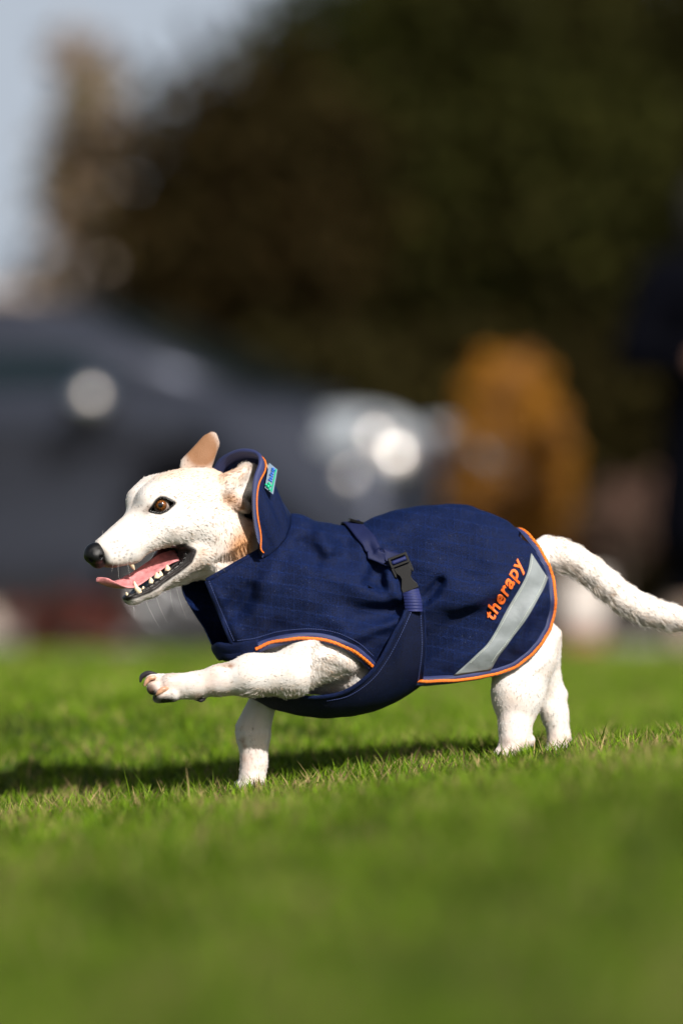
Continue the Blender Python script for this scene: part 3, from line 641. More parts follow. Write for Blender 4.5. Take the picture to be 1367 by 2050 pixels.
FOLDS = [(800, 1215, 700, 1235, 12, 24, -9), (795, 1245, 690, 1280, 10, 16, 6), (800, 1195, 640, 1150, 12, 22, 4), (775, 1120, 740, 1170, 12, 16, -10),
         (745, 1090, 800, 1200, 16, 12, 6), (740, 1095, 765, 1180, 10, 10, -8), (600, 1085, 640, 1130, 16, 20, -7), (640, 1060, 660, 1110, 16, 18, 5), (690, 1080, 700, 1130, 14, 20, -4),
         (500, 1175, 445, 1240, 12, 20, -8), (540, 1160, 500, 1280, 18, 26, 6), (430, 1180, 480, 1280, 9, 12, 4), (560, 1100, 520, 1180, 18, 14, 4),
         (885, 1160, 848, 1205, 10, 12, -8), (850, 1215, 940, 1190, 14, 24, 5), (960, 1230, 830, 1320, 26, 20, -9), (900, 1210, 1010, 1170, 24, 24, 4), (1000, 1290, 900, 1330, 18, 22, 4),
         (870, 1060, 840, 1150, 30, 24, 3), (960, 1050, 990, 1140, 26, 26, 3), (620, 1200, 500, 1230, 24, 24, 3), (700, 1180, 790, 1215, 20, 12, 4), (1060, 1220, 1030, 1300, 12, 16, 4), (1000, 1215, 815, 1335, 26, 34, -9), (880, 1150, 1000, 1250, 22, 30, 5), (640, 1240, 480, 1200, 18, 22, -4), (560, 1230, 700, 1250, 14, 20, 4)]
_gx, _gy = np.meshgrid(np.arange(320, 1200, 2.), np.arange(860, 1560, 2.)); _gp = np.stack([_gx.ravel(), _gy.ravel(), np.zeros(_gx.size)], 1)
_fm = sum(seg_ridge(_gp[:, 0], _gp[:, 1], *a) for a in FOLDS) + _n3(_gp, 95, 21) * 3.2 + _n3(_gp, 42, 22) * 1.1
_fm = (np.tanh(_fm * 2.7 / 21) * 21 * np.clip((_gp[:, 0] - 380) / 80, .25, 1)).reshape(_gx.shape)
def folds(P):
    x = np.clip((P[:, 0] - 320) / 2, 0, _fm.shape[1] - 1.01); y = np.clip((P[:, 1] - 860) / 2, 0, _fm.shape[0] - 1.01); i, j = y.astype(int), x.astype(int); u, v = y - i, x - j
    return (_fm[i, j] * (1 - u) + _fm[i + 1, j] * u) * (1 - v) + (_fm[i, j + 1] * (1 - u) + _fm[i + 1, j + 1] * u) * v
_c1 = union([
    (ell((640, 1230, D(640)), (188, 182, 118)), 0),
    (ell((872, 1190, D(872)), (252, 179, 108), drop=.80), 34),
    (rc((434, 1168, 10), (600, 1182, -10), 67, 124), 24),
    (rc((434, 1168, 10), (498, 1288, 0), 67, 66), 12), (rc((498, 1280, 0), (600, 1280, -10), 64, 90), 16),
    (ell((592, 1150, D(592)), (70, 122, 92)), 20)])
def f_coat0(P): return _c1(P)
def f_coat(P): return _c1(P) - folds(P)
HEM = [(826, 1364), (880, 1362), (950, 1354), (1008, 1341), (1046, 1320), (1077, 1290), (1098, 1252), (1107, 1210), (1105, 1170), (1094, 1132), (1072, 1100), (1038, 1074)]
ARM = [(513, 1298), (540, 1288), (575, 1280), (620, 1276), (662, 1282), (700, 1297), (728, 1318), (750, 1340)]
HEMs = catmull(HEM, 80); ARMs = catmull(ARM, 40)
NEAR = [(521, 1098), (411, 1161), (436, 1225), (463, 1292), (400, 1292), (400, 1318), (513, 1322)] + [tuple(p) for p in ARMs] + [(790, 1372)] + [tuple(p) for p in HEMs] + [(1038, 900), (560, 900), (578, 1030), (560, 1068)]
FAR = [(560, 1050), (430, 1110), (340, 1176), (340, 1318), (513, 1322)] + [tuple(p) for p in ARMs] + [(790, 1372)] + [tuple(p) for p in HEMs] + [(1038, 900), (560, 900)]
_b1 = ell((655, 1240, D(655)), (252, 198, 128))
def f_belly(P): return smin(_b1(P), smax(f_coat(P) - 4, (P[:, 1] - 1325) * .9, 30), 12) - _n3(P, 60, 31) * 1.5 - seg_ridge(P[:, 0], P[:, 1], 815, 1230, 800, 1330, 10, 16, 2.5)
BP = [(812, 1220), (848, 1220), (851, 1300), (842, 1372), (842, 1500), (450, 1500), (450, 1345), (520, 1385), (590, 1395), (645, 1396), (692, 1385), (733, 1357), (762, 1320), (790, 1268)]

mv_ = np.zeros(len(DV))
for (fn, pn, pf) in ((f_coat, NEAR, FAR), (f_belly, BP, BP)):
    reg = np.where((DV[:, 0] > 400) & (DV[:, 1] > 1020) & (DV[:, 1] < 1450))[0]; Q = DV[reg].copy()
    sd_ = np.where(Q[:, 2] > D(Q[:, 0]), poly_sd(Q[:, :2], pn), poly_sd(Q[:, :2], pf)); relax = np.maximum(sd_ - 5, 0) * .6 - 15
    leg = _legs[0][0](Q) < 6; skip = leg & ((Q[:, 0] < 520) | (fn is f_belly)); sd_ = np.where(skip, 99, sd_); relax = np.where(leg & (Q[:, 0] < 640), np.maximum(sd_ + 1, 0) * 3.5 - 13, relax)
    for _ in range(8):
        v = fn(Q); g = np.stack([fn(Q + np.eye(3)[i]) - fn(Q - np.eye(3)[i]) for i in range(3)], 1) / 2
        ex = np.clip(v - relax, 0, 12) * (sd_ < 25); Q = Q - ex[:, None] * g / np.maximum((g * g).sum(1, keepdims=True), .2)
    mv_[reg] += np.linalg.norm(DV[reg] - Q, axis=1); DV[reg] = Q
def nb_mean(A):
    s = np.zeros_like(A); n = np.zeros(len(A))
    for k in range(4):
        i, j = DF[:, k], DF[:, (k + 1) % 4]
        for q in range(A.shape[1]): s[:, q] += np.bincount(i, A[j, q], len(A)) + np.bincount(j, A[i, q], len(A))
        n += np.bincount(i, minlength=len(A)) + np.bincount(j, minlength=len(A))
    return s / np.maximum(n, 1)[:, None]
wt = (mv_ > .5).astype(float)[:, None]
for _ in range(7): wt = np.maximum(wt, nb_mean(wt) * 1.6).clip(0, 1)
wt *= ((DV[:, 0] > 500))[:, None]
for _ in range(14): DV = DV * (1 - wt) + nb_mean(DV) * wt
# ---- coat pattern: white with tan patches, real pigment
def blob(V, x, y, rx, ry, k=1.0, ang=0, dlo=-999, dhi=999):
    c, s = math.cos(R(ang)), math.sin(R(ang)); q = V[:, :2] - [x, y]
    u = (q[:, 0] * c + q[:, 1] * s) / rx; v = (-q[:, 0] * s + q[:, 1] * c) / ry
    w = np.exp(-(u * u + v * v) ** 1.4 * 1.1) * k * ((V[:, 2] > dlo) & (V[:, 2] < dhi)); return np.clip(w, 0, 1)[:, None]
def pigment(V):
    C = np.tile(np.array([.665, .63, .60]), (len(V), 1)); n = _n3(V, 30, 4)[:, None]
    tan = np.array([.40, .20, .085]); lt = np.array([.72, .50, .34]); drk = np.array([.012, .010, .010]); grey = np.array([.50, .50, .50]); brn = np.array([.30, .15, .08])
    def put(w, c):
        nonlocal C; C = C * (1 - w) + c * w
    put(np.clip(.05 + n * .3, 0, .16), lt)
    for a in [(425, 958, 66, 24, .62, -8), (350, 950, 44, 15, .55, -18), (400, 995, 36, 28, .38, 0), (455, 1030, 30, 40, .25, 0), (400, 1120, 40, 30, .22, 0), (330, 985, 26, 10, .25, 0), (460, 950, 30, 20, .35, 0)]:
        put(blob(V, *a), lt)
    put(blob(V, 284, 990, 10, 30, .45, 12), grey); put(blob(V, 246, 1060, 22, 8, .35, -40), grey)
    put(blob(V, 405, 1102, 10, 8, .45), brn * 1.6)
    put(blob(V, 484, 1096, 34, 48, 1.0, 20), tan); put(blob(V, 500, 1050, 16, 40, .8), tan); put(blob(V, 462, 1000, 22, 15, .75, 20, 40), tan * 1.15); put(blob(V, 488, 1018, 16, 13, .8, 0, 40), tan * 1.15)
    put(blob(V, 497, 978, 11, 20, .55, 15, 40), np.array([.36, .17, .10])); put(blob(V, 462, 960, 10, 22, .4, 30, 40), grey * .8)
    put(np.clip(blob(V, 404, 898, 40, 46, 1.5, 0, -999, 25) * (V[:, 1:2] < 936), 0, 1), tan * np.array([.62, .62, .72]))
    # legs
    for (x, y, rx, ry, k) in [(455, 1331, 20, 6, .55), (462, 1334, 6, 4, .8), (398, 1395, 10, 8, .6), (440, 1388, 40, 7, .35), (420, 1350, 24, 14, .2), (352, 1372, 28, 12, .28), (345, 1352, 14, 6, .3), (486, 1483, 6, 8, .55), (490, 1494, 5, 5, .6), (488, 1518, 6, 10, .35), (515, 1508, 5, 5, .3), (530, 1290, 25, 8, .35)]:
        put(blob(V, x, y, rx, ry, k, 0, -120), brn)
    for (x, y) in [(1195, 1135), (1240, 1172), (1030, 1400), (1052, 1372), (1130, 1090)]: put(blob(V, x, y, 16, 12, .25), lt)
    pink = np.array([.66, .43, .36])
    for (x, y, rx, ry, k) in [(505, 1530, 26, 34, .42), (1028, 1492, 44, 26, .38), (1115, 1482, 30, 24, .38), (322, 1376, 30, 20, .40), (415, 1364, 40, 16, .30), (500, 1440, 24, 40, .2), (1020, 1420, 30, 30, .2)]: put(blob(V, x, y, rx, ry, k), pink)
    # paw pads of the lifted paw
    put(blob(V, 306, 1390, 15, 13, 1.2, 30), drk); put(blob(V, 336, 1405, 22, 9, 1.3, 10), drk); put(blob(V, 404, 1400, 8, 5, 1.2), drk); put(blob(V, 300, 1378, 14, 8, .8, -30), brn * .4); put(blob(V, 306, 1360, 12, 7, .55, -20), tan)
    hd = V[:, 0] < 400
    Q = (V - HO) @ HM.T; Pm = HO + (Q * [1, -1, 1]) @ HM
    # whisker dots and dark nose leather
    near = Q[:, 1] > 0
    for (x, y) in [(222, 1086), (229, 1085), (236, 1083), (246, 1097), (251, 1092), (256, 1102), (239, 1112), (231, 1107), (240, 1105), (254, 1109), (230, 1118), (240, 1121), (249, 1116), (264, 1109), (226, 1098), (235, 1096), (262, 1118)]:
        put(blob(V, x, y, 2.6, 2.2, .8) * near[:, None], grey * .28)
    w = np.clip(1.15 - np.linalg.norm((Q - hl(194, 1118, 0)) / [27, 27, 27], axis=1), 0, 1) * 2.2
    put(np.clip(w, 0, 1)[:, None], drk)
    put(blob(V, 224, 1136, 24, 9, 1.0) * (Q[:, 0] > 100)[:, None], brn * .35)
    # eyelids
    for (PP) in (V, Pm):
        s = poly_sd(PP[:, :2], EYE_ALM); okd = (PP[:, 2] > 30)
        put((np.clip((4.6 - s) / 3.0, 0, 1) * okd)[:, None], drk)
        put((blob(PP, 298, 1020, 14, 8, .6, -40) * okd[:, None]), brn * .5)
    # mouth
    m = poly_sd(Q[:, [0, 2]], mouth_poly); dl = line_sd(Q[:, [0, 2]], mouth_poly[len(UP_LIP) - 2:len(UP_LIP) + len(LO_LIP)])
    du = line_sd(Q[:, [0, 2]], mouth_poly[:len(UP_LIP)])
    okh = (V[:, 0] < 420) & (V[:, 1] > 1060) & (V[:, 1] < 1215)
    jaw = Q[:, 2] < hl(300, 1150, 0)[2] + (Q[:, 0] - hl(300, 1150, 0)[0]) * (-.42)
    put((np.clip((10.5 - dl) / 3, 0, 1) * okh)[:, None], drk * 1.6)
    put((np.clip((3.0 - du) / 2, 0, 1) * okh * .9)[:, None], drk * 2)
    inn = (m < -.5) & okh
    put((inn * 1.0)[:, None], np.array([.10, .02, .02]))
    return np.clip(C, 0, 1)
DC_ = pigment(DV)
print('dog verts', len(DV))
M_skin = mat('dog_coat', rough=.62, spec=.25, attr='tint', bump=(900, .0006))
b_ = M_skin.node_tree.nodes['Principled BSDF']; b_.inputs['Sheen Weight'].default_value = .08
_nn = M_skin.node_tree; _at = [n for n in _nn.nodes if n.type == 'ATTRIBUTE'][0]; _mr = _nn.nodes.new('ShaderNodeMapRange'); _mr.inputs[1].default_value = .01; _mr.inputs[2].default_value = .2; _mr.inputs[3].default_value = .22; _mr.inputs[4].default_value = .65
_nn.links.new(_at.outputs['Fac'], _mr.inputs[0]); _nn.links.new(_mr.outputs[0], b_.inputs['Roughness'])
dog = empty('dog', tuple(Wp([[720, 1560, -40]])[0])); bpy.context.view_layer.update()
def child(o, par=None):
    par = par or dog; o.parent = par; o.matrix_parent_inverse = Matrix.Translation(-dog.location) if par is dog else Matrix.Identity(4); return o
tag(dog, 'small white and tan dog running in a navy coat with one front paw lifted', 'dog')
body = child(mesh_obj('body', Wp(DV), DF, M_skin, col=DC_))
# ---- nose
NC = hl(192, 1110, 0)
def f_nose(P):
    Q = (P - HO) @ HM.T - NC
    a = ell((0, 0, 3), (25, 20, 21))(Q); b = ell((-3, 0, -13), (19, 13, 17))(Q); v = smin(a, b, 8)
    for s in (1, -1):
        v = smin(v, ell((4, s * 13, -2), (15, 10, 13))(Q), 6)
    for s in (1, -1):
        n1 = rc((17, s * 9, -4), (1, s * 21, -5), 5.2, 3.4)(Q); v = smax(v, -n1, 2.5)
    v = smax(v, -rc((26, 0, 4), (16, 0, -28), 1.2, 1.5)(Q), 2)
    return v + _n3(P, 5, 9) * .25
v, f = nets(f_nose, (150, 1060, 40), (245, 1170, 210), 1.1, 12)
M_nose = mat('wet_nose', (.004, .004, .0045), .30, spec=.4, bump=(2500, .0003))
child(mesh_obj('nose', Wp(v), f, M_nose))
# ---- eyes
M_eye = mat('eyeball', rough=.12, spec=.6, attr='tint', coat=1.0, coatr=.03)
def eyeball(P0, gaze):
    u = np.linspace(0, np.pi, 40); w = np.linspace(0, 2 * np.pi, 48, endpoint=False)
    g = np.array(gaze, float); g /= np.linalg.norm(g); a = np.cross(g, [0, 1, .1]); a /= np.linalg.norm(a); b = np.cross(g, a)
    r = 17.5; V = []; C = []
    for t in u:
        rr = r + 1.5 * math.exp(-(t / .5) ** 4)
        for s in w:
            V.append(P0 + rr * (math.cos(t) * g + math.sin(t) * (math.cos(s) * a + math.sin(s) * b)))
            st = .75 + .35 * math.sin(s * 23 + math.sin(s * 7) * 3)
            if t < .26: C.append((.006, .006, .008))
            elif t < .66: k = (t - .26) / .4; C.append(tuple(np.array([.22, .075, .016]) * st * (1 - .25 * k)))
            elif t < .78: C.append((.02, .008, .004))
            else: C.append((.35, .28, .24))
    n = len(w); F = [(i * n + j, i * n + (j + 1) % n, (i + 1) * n + (j + 1) % n, (i + 1) * n + j) for i in range(len(u) - 1) for j in range(n)]
    return fix_normals(child(mesh_obj('eye', Wp(np.array(V)), F, M_eye, col=np.array(C))))
_es = surf(lambda P: _upper((P - HO) @ HM.T), [(324, 1011)])[0]
EC = _es + np.array([0, 0, -18.0]); eyeball(EC, (-.12, .02, 1))
ECm = HO + (((EC - HO) @ HM.T) * [1, -1, 1]) @ HM; gm = (np.array([-.12, .02, 1]) @ HM.T * [1, -1, 1]) @ HM; eyeball(ECm, gm)
def lid(mirror):
    P = catmull(EYE_ALM, 60, True); S = surf(lambda q: _upper((q - HO) @ HM.T), P); S[:, 2] -= .5
    S = np.vstack([S, S[:2]])
    if mirror: S = HO + (((S - HO) @ HM.T) * [1, -1, 1]) @ HM
    V, F = tube_px(S, 2.1, 8, False); return child(mesh_obj('eyelid_rim', Wp(V), F, M_lip))
M_lip = mat('black_lip', (.006, .0045, .0045), .25, spec=.5, noise=(300, .5), bump=(700, .0008))
lid(False); lid(True)
# ---- tongue
M_tongue = mat('tongue', (.60, .22, .225), .26, spec=.5, noise=(140, .28), bump=(1100, .0011))
tc = catmull([hp(356, 1112, 4), hp(330, 1122, 2), hp(300, 1142, 0), hp(272, 1161, 0), hp(250, 1170, 0), hp(228, 1170, -1), hp(208, 1164, -2), hp(194, 1159, -3)], 40)
wd = np.interp(np.linspace(0, 1, 40), [0, .15, .5, .75, .9, .97, 1], [22, 26, 27, 25, 19, 12, 3])
# tilt of the tongue across its width, easing to level near the curled tip
V = []; ns = 17
for i in range(40):
    t = i / 39; k = np.clip((t - .5) / .35, 0, 1)
    lat = HL * 1.0 + np.array([0, .62 * (1 - k) - .20 * k, 0]); lat /= np.linalg.norm(lat)
    T = tc[min(i + 1, 39)] - tc[max(i - 1, 0)]; T /= np.linalg.norm(T); nrm = np.cross(T, lat); nrm /= np.linalg.norm(nrm); nrm *= -np.sign(nrm[1])
    for j in range(ns * 2):
        a = 2 * np.pi * j / (ns * 2); th = 4.2 if t < .9 else 3.0
        dish = -3.5 * (1 - math.cos(a) ** 2) * (1 if True else 0)
        V.append(tc[i] + lat * wd[i] * .82 * math.cos(a) + nrm * (th * math.sin(a) + 5.5 * abs(math.cos(a)) ** 1.1 - 3.0))
V = np.array(V); k = ns * 2; F = [(i * k + j, i * k + (j + 1) % k, (i + 1) * k + (j + 1) % k, (i + 1) * k + j) for i in range(39) for j in range(k)] + [tuple(range(k)), tuple(39 * k + j for j in range(k))[::-1]]
fix_normals(child(mesh_obj('tongue', Wp(V), F, M_tongue)))
# ---- teeth
M_tooth = mat('tooth', (.74, .60, .42), .28, spec=.5, noise=(500, .18))
def tooth(pts, rad):
    pts = catmull(np.array(pts, float), 9); r = np.interp(np.linspace(0, 1, 9), np.linspace(0, 1, len(rad)), rad)
    V, F = tube_px(pts, r, 9); child(fix_normals(mesh_obj('tooth', Wp(V), F, M_tooth)))
for s in (1, -1):
    tooth([hp(281, 1186, 17 * s), hp(274, 1178, 18 * s), hp(269, 1164, 17 * s)], [7.5, 5.5, 1.4])
    tooth([hp(263, 1127, 20 * s), hp(266, 1134, 20 * s), hp(270, 1141, 19 * s)], [5.5, 4.2, 1.2])
    for (x, y, b, r) in [(288, 1181, 17, 5), (303, 1163, 21, 5.5), (315, 1153, 24, 6.5), (322, 1150, 25, 5), (336, 1138, 28, 6)]:
        tooth([hp(x, y + 5, b * s), hp(x, y, b * s), hp(x - 1, y - 7, b * s)], [r, r, 1.5])
for i, b in enumerate((-8, -5, -2, 2, 5, 8)):
    tooth([hp(258, 1196, b), hp(255, 1190, b), hp(253, 1186, b)], [3.4, 3.2, 1.6])
# lip ridge of the lower jaw
L = catmull([hp(x, y + 3, b + 2) for (x, y, b) in LO_LIP], 70)
S = snap(lambda P: f_dog(P), L, 4); rad = 4.6 + 1.3 * np.sin(np.arange(70) * 1.1) + 1.0 * np.sin(np.arange(70) * 2.3)
V, F = tube_px(S, rad, 10); child(fix_normals(mesh_obj('lower_lip', Wp(V), F, M_lip)))
# ---- claws
M_claw = mat('pale_claw', (.48, .27, .17), .35, noise=(200, .3)); M_claw_d = mat('dark_claw', (.03, .025, .03), .3)
for pts, r, m in [([(314, 1352, 58), (298, 1348, 56), (285, 1354, 54), (281, 1366, 54)], [4.5, 5.5, 5, 1.6], M_claw_d),
                  ([(312, 1356, 74), (300, 1358, 76), (293, 1366, 76), (289, 1374, 76)], [4, 5, 4.5, 1.5], M_claw),
                  ([(338, 1379, 92), (328, 1380, 97), (319, 1386, 98), (313, 1392, 97)], [4.5, 6, 5.5, 1.8], M_claw),
                  ([(410, 1398, 74), (402, 1402, 75), (393, 1399, 75)], [4, 4.5, 1.6], M_claw_d)]:
    C = catmull(np.array(pts, float), 14); V, F = tube_px(C, np.interp(np.linspace(0, 1, 14), np.linspace(0, 1, len(r)), r), 10); child(fix_normals(mesh_obj('claw', Wp(V), F, m)))

# ---- fur: hair curves over the parts of the body outside the coat
def grow_fur():
    r = np.random.default_rng(3)
    tri = DF; A, B, C_, E = (DV[tri[:, k]] for k in range(4)); cen = (A + C_) / 2; nrm = vnormals(DV, DF)[tri[:, 0]]
    area = np.linalg.norm(np.cross(C_ - A, E - B), axis=1) / 2
    nearm = cen[:, 2] > D(cen[:, 0])
    cov = np.where(nearm, poly_sd(cen[:, :2], NEAR), poly_sd(cen[:, :2], FAR)); cov2 = poly_sd(cen[:, :2], BP)
    legm = (_legs[0][0](cen) < 5) & (cen[:, 0] < 620)
    hide = ((cov < 3) | (cov2 < 2)) & ~legm & (cen[:, 1] > 1020) & (cen[:, 1] < 1450)
    tint = DC_[tri[:, 0]]; lum = tint.mean(1); Q = (cen - HO) @ HM.T
    bare = (lum < .16) | ((cen[:, 0] < 370) & (poly_sd(Q[:, [0, 2]], mouth_poly) < 3) & (cen[:, 1] > 1070) & (cen[:, 1] < 1215))
    w = area * (nrm[:, 2] * .7 + .55).clip(.12, 1) * ~hide * ~bare
    N = 270000; idx = r.choice(len(tri), N, p=w / w.sum())
    u, v = r.random((2, N, 1)); P = (A[idx] * (1 - u) + B[idx] * u) * (1 - v) + (E[idx] * (1 - u) + C_[idx] * u) * v
    Nn = nrm[idx]; x, y, dd = P.T
    head = (x < 540) & (y < 1240) & ~((y > 1170) & (x > 430))
    tail = (x > 1090) & (y < 1300) & (x > 1100 + (y - 1130) * .2)
    comb = np.zeros((N, 3)); comb[:] = (0.15, 1, 0)
    comb[head] = -HF * 1.0 + np.array([0, .35, 0]); nk = head & (x > 430) & (y > 1040); comb[nk] = (.35, 1, -.1)
    dome = head & (y < 985) & (x > 300); comb[dome] = (1, -.05, -.1)
    lg = (_legs[0][0](P) < 6) & (x < 620); comb[lg] = (-1, .12, 0); comb[lg & (y > 1375) & (x > 520)] = (.2, 1, 0)
    comb[tail] = (1, .62, 0); fe = (f_far_ear(P) < 3) & (y < 935); comb[fe] = (.25, -1, 0)
    ne = (f_near_ear(P) < 4) & head; comb[ne] = np.stack([.8 + 0 * x, -.75 + (y - 950) / 60, .5 + 0 * x], 1)[ne]
    ch = (x > 600) & (x < 770) & (y > 1270) & (y < 1420) & ~lg; comb[ch] = (.7, .8, 0)
    comb += _nv(P, 60) * .10 + r.normal(0, .17, (N, 3))
    comb -= (comb * Nn).sum(1, keepdims=True) * Nn; comb /= np.linalg.norm(comb, axis=1, keepdims=True)
    Ln = np.full(N, 6.); mz = np.clip((x - 215) / 110, 0, 1); Ln[head] = (3.2 + 5 * mz)[head]; Ln[nk] = 9
    Ln[dome] = 6.5; Ln[fe] = 4; Ln[ne] = 9.5; Ln[ne & (y < 948)] = 13; th = head & (y > 1150); Ln[th] = 9.5
    Ln[lg] = 5.2; Ln[lg & (y > 1375) & (x > 480)] = 10; Ln[tail] = 9; Ln[tail & (Nn[:, 1] > .25)] = 22; Ln[(y > 1440)] = 6; Ln[ch] = 11
    ed_ = np.abs(poly_sd(P[:, :2], EYE_ALM)) < 9; Ln[ed_ & head] = 3
    Ln *= r.uniform(.42, .88, N); lift_ = r.uniform(.01, .09, N); fz = r.random(N) < .03; lift_[fz] = r.uniform(.35, .8, fz.sum()); Ln[fz] *= 1.15; un = tail & (Nn[:, 1] > .25); lift_[un] += .08
    lift_[head & (x < 300)] *= .7; t = np.array([0, .33, .7, 1.0])
    pts = P[:, None] + (comb[:, None] * t[None, :, None] + Nn[:, None] * (lift_[:, None] * (t - .35 * t * t))[:, :, None]) * Ln[:, None, None] - Nn[:, None] * .4
    hc = bpy.data.hair_curves.new('fur'); hc.add_curves([4] * N)
    hc.position_data.foreach_set('vector', Wp(pts.reshape(-1, 3)).astype(np.float32).ravel())
    ra = hc.attributes.get('radius') or hc.attributes.new('radius', 'FLOAT', 'POINT')
    rr = (np.array([.37, .37, .27, .06])[None] * SZ * r.uniform(.7, 1.3, (N, 1))).astype(np.float32); ra.data.foreach_set('value', rr.ravel())
    ca = hc.attributes.new('tint', 'FLOAT_COLOR', 'CURVE'); cc = np.ones((N, 4), np.float32)
    base = DC_[tri[idx, 0]] * (r.normal(1.03, .12, (N, 1)) * (1 + .06 * _n3(P, 7, 71)[:, None] + .06 * _n3(P, 18, 72)[:, None])).clip(.55, 1.28); warm = (r.random((N, 1)) < .07); base = np.where(warm, base * [.80, .66, .52], base)
    grey_ = (r.random((N, 1)) < np.where(ne & (y > 950) & (x < 480), .10, .015)[:, None]); base = np.where(grey_, base * .35, base)
    cc[:, :3] = base.clip(0, .95); ca.data.foreach_set('color', cc.ravel())
    hc.materials.append(M_fur); o = bpy.data.objects.new('fur', hc); SC.collection.objects.link(o); child(o); tag(o, kind='stuff')
    # whiskers
    V, F, k0 = [], [], 0
    ws = [((250, 1098, 22), (-.55, .45, .6), 70), ((240, 1108, 20), (-.3, .8, .6), 60), ((256, 1104, 24), (-.1, .8, .5), 65), ((262, 1190, 10), (.1, 1, .3), 34), ((290, 1196, 15), (.35, 1, .3), 50), ((312, 1192, 18), (.25, 1, .3), 46), ((268, 1205, 8), (-.1, 1, .2), 26), ((352, 1166, 26), (.12, 1, .2), 62), ((340, 1172, 24), (-.05, 1, .2), 44), ((262, 975, 26), (-.6, -.4, .2), 34), ((256, 984, 28), (-1, -.25, .1), 30), ((208, 1075, 8), (-.35, -1, .1), 20), ((405, 1102, 52), (.5, .8, .4), 44)]
    for (p, dr, L_) in ws:
        s = snap(f_dog, hp(*p)[None], 5)[0]; dr = np.array(dr); dr = dr / np.linalg.norm(dr); tt = np.linspace(0, 1, 9)[:, None]
        C2 = s + dr * L_ * tt + np.array([.25, .22, 0]) * L_ * tt**2; v, f = tube_px(C2, np.linspace(.15, .05, 9), 5); V.append(v); F += [tuple(q + k0 for q in g) for g in f]; k0 += len(v)
    wo = child(mesh_obj('whiskers', Wp(np.vstack(V)), F, mat('whisker', (.75, .72, .68), .35))); tag(wo, kind='stuff')
def _nv(P, s): return np.stack([_n3(P, s, 51), _n3(P, s, 52), _n3(P, s, 53)], 1)
M_fur = mat('fur', rough=.5, spec=.3, attr='tint', trans=.45)
grow_fur()
# ================================================================== THE COAT (a part of the dog)
def cut_shell(f, lo, hi, h, near, far, mid):
    V, F = nets(f, lo, hi, h); P = V[F].mean(1); xy = P[:, :2]
    dn = P[:, 2] > mid(P[:, 0]); k = np.where(dn, poly_sd(xy, near), poly_sd(xy, far)) < 0
    F = F[k]; u, inv = np.unique(F, return_inverse=True); return V[u], inv.reshape(F.shape)
def fabric(name, base, lines=True, weave=820., rough=.55, dist=.00045):
    m = bpy.data.materials.new(name); m.use_nodes = True; n = m.node_tree; L = n.links; b = n.nodes['Principled BSDF']
    tc = n.nodes.new('ShaderNodeTexCoord')
    def wave(scale, axis, dist_=0.0, rot=(0, 0, 0)):
        mp = n.nodes.new('ShaderNodeMapping'); mp.inputs['Rotation'].default_value = rot
        w = n.nodes.new('ShaderNodeTexWave'); w.bands_direction = axis; w.inputs['Scale'].default_value = scale; w.inputs['Distortion'].default_value = dist_; w.inputs['Detail'].default_value = 1
        L.new(tc.outputs['Object'], mp.inputs[0]); L.new(mp.outputs[0], w.inputs['Vector']); return w.outputs['Fac']
    def mth(op, a, c):
        q = n.nodes.new('ShaderNodeMath'); q.operation = op
        for i, v in enumerate((a, c)):
            if isinstance(v, (int, float)): q.inputs[i].default_value = v
            else: L.new(v, q.inputs[i])
        return q.outputs[0]
    ns_ = n.nodes.new('ShaderNodeTexNoise'); ns_.inputs['Scale'].default_value = weave; ns_.inputs['Detail'].default_value = 3; L.new(tc.outputs['Object'], ns_.inputs['Vector'])
    n2 = n.nodes.new('ShaderNodeTexNoise'); n2.inputs['Scale'].default_value = 30; n2.inputs['Detail'].default_value = 4; L.new(tc.outputs['Object'], n2.inputs['Vector'])
    hgt = ns_.outputs[0]
    f1 = wave(430, 'X', .6); f2 = wave(430, 'Z', .6)
    hgt = mth('ADD', hgt, mth('MULTIPLY', mth('MULTIPLY', f1, f2), .8))
    colf = mth('ADD', mth('MULTIPLY', ns_.outputs[0], 4.0), -1.6)
    if lines:
        l1 = mth('POWER', wave(21, 'Z', .5, (0, R(-10), 0)), 10.); l2 = mth('POWER', wave(34., 'X', .35), 12.)
        ln = mth('MULTIPLY', mth('ADD', l1, mth('MULTIPLY', l2, .6)), mth('ADD', mth('MULTIPLY', ns_.outputs[0], 2.2), -.5))
        hgt = mth('ADD', hgt, mth('MULTIPLY', ln, 1.0)); colf = mth('ADD', colf, mth('MULTIPLY', ln, .55))
    # scattered lint
    lv = n.nodes.new('ShaderNodeTexVoronoi'); lv.inputs['Scale'].default_value = 230; L.new(tc.outputs['Object'], lv.inputs['Vector'])
    lint = mth('MULTIPLY', mth('LESS_THAN', lv.outputs['Distance'], .06), mth('GREATER_THAN', n2.outputs[0], .52))
    cr = n.nodes.new('ShaderNodeMix'); cr.data_type = 'RGBA'; cr.inputs[6].default_value = (*[c * .55 for c in base], 1); cr.inputs[7].default_value = (*[c * 1.7 for c in base], 1)
    cr.clamp_factor = False; L.new(colf, cr.inputs[0])
    c2 = n.nodes.new('ShaderNodeMix'); c2.data_type = 'RGBA'; L.new(lint, c2.inputs[0]); L.new(cr.outputs[2], c2.inputs[6]); c2.inputs[7].default_value = (.22, .25, .33, 1)
    L.new(c2.outputs[2], b.inputs['Base Color'])
    b.inputs['Roughness'].default_value = rough; b.inputs['Specular IOR Level'].default_value = .17; b.inputs['Sheen Weight'].default_value = .0
    bp = n.nodes.new('ShaderNodeBump'); bp.inputs['Distance'].default_value = dist; L.new(hgt, bp.inputs['Height']); L.new(bp.outputs[0], b.inputs['Normal'])
    return m
NAVY = (.0020, .0080, .043)
M_nyl = fabric('navy_ripstop', NAVY)
M_nyl2 = fabric('navy_plain', NAVY, lines=False)
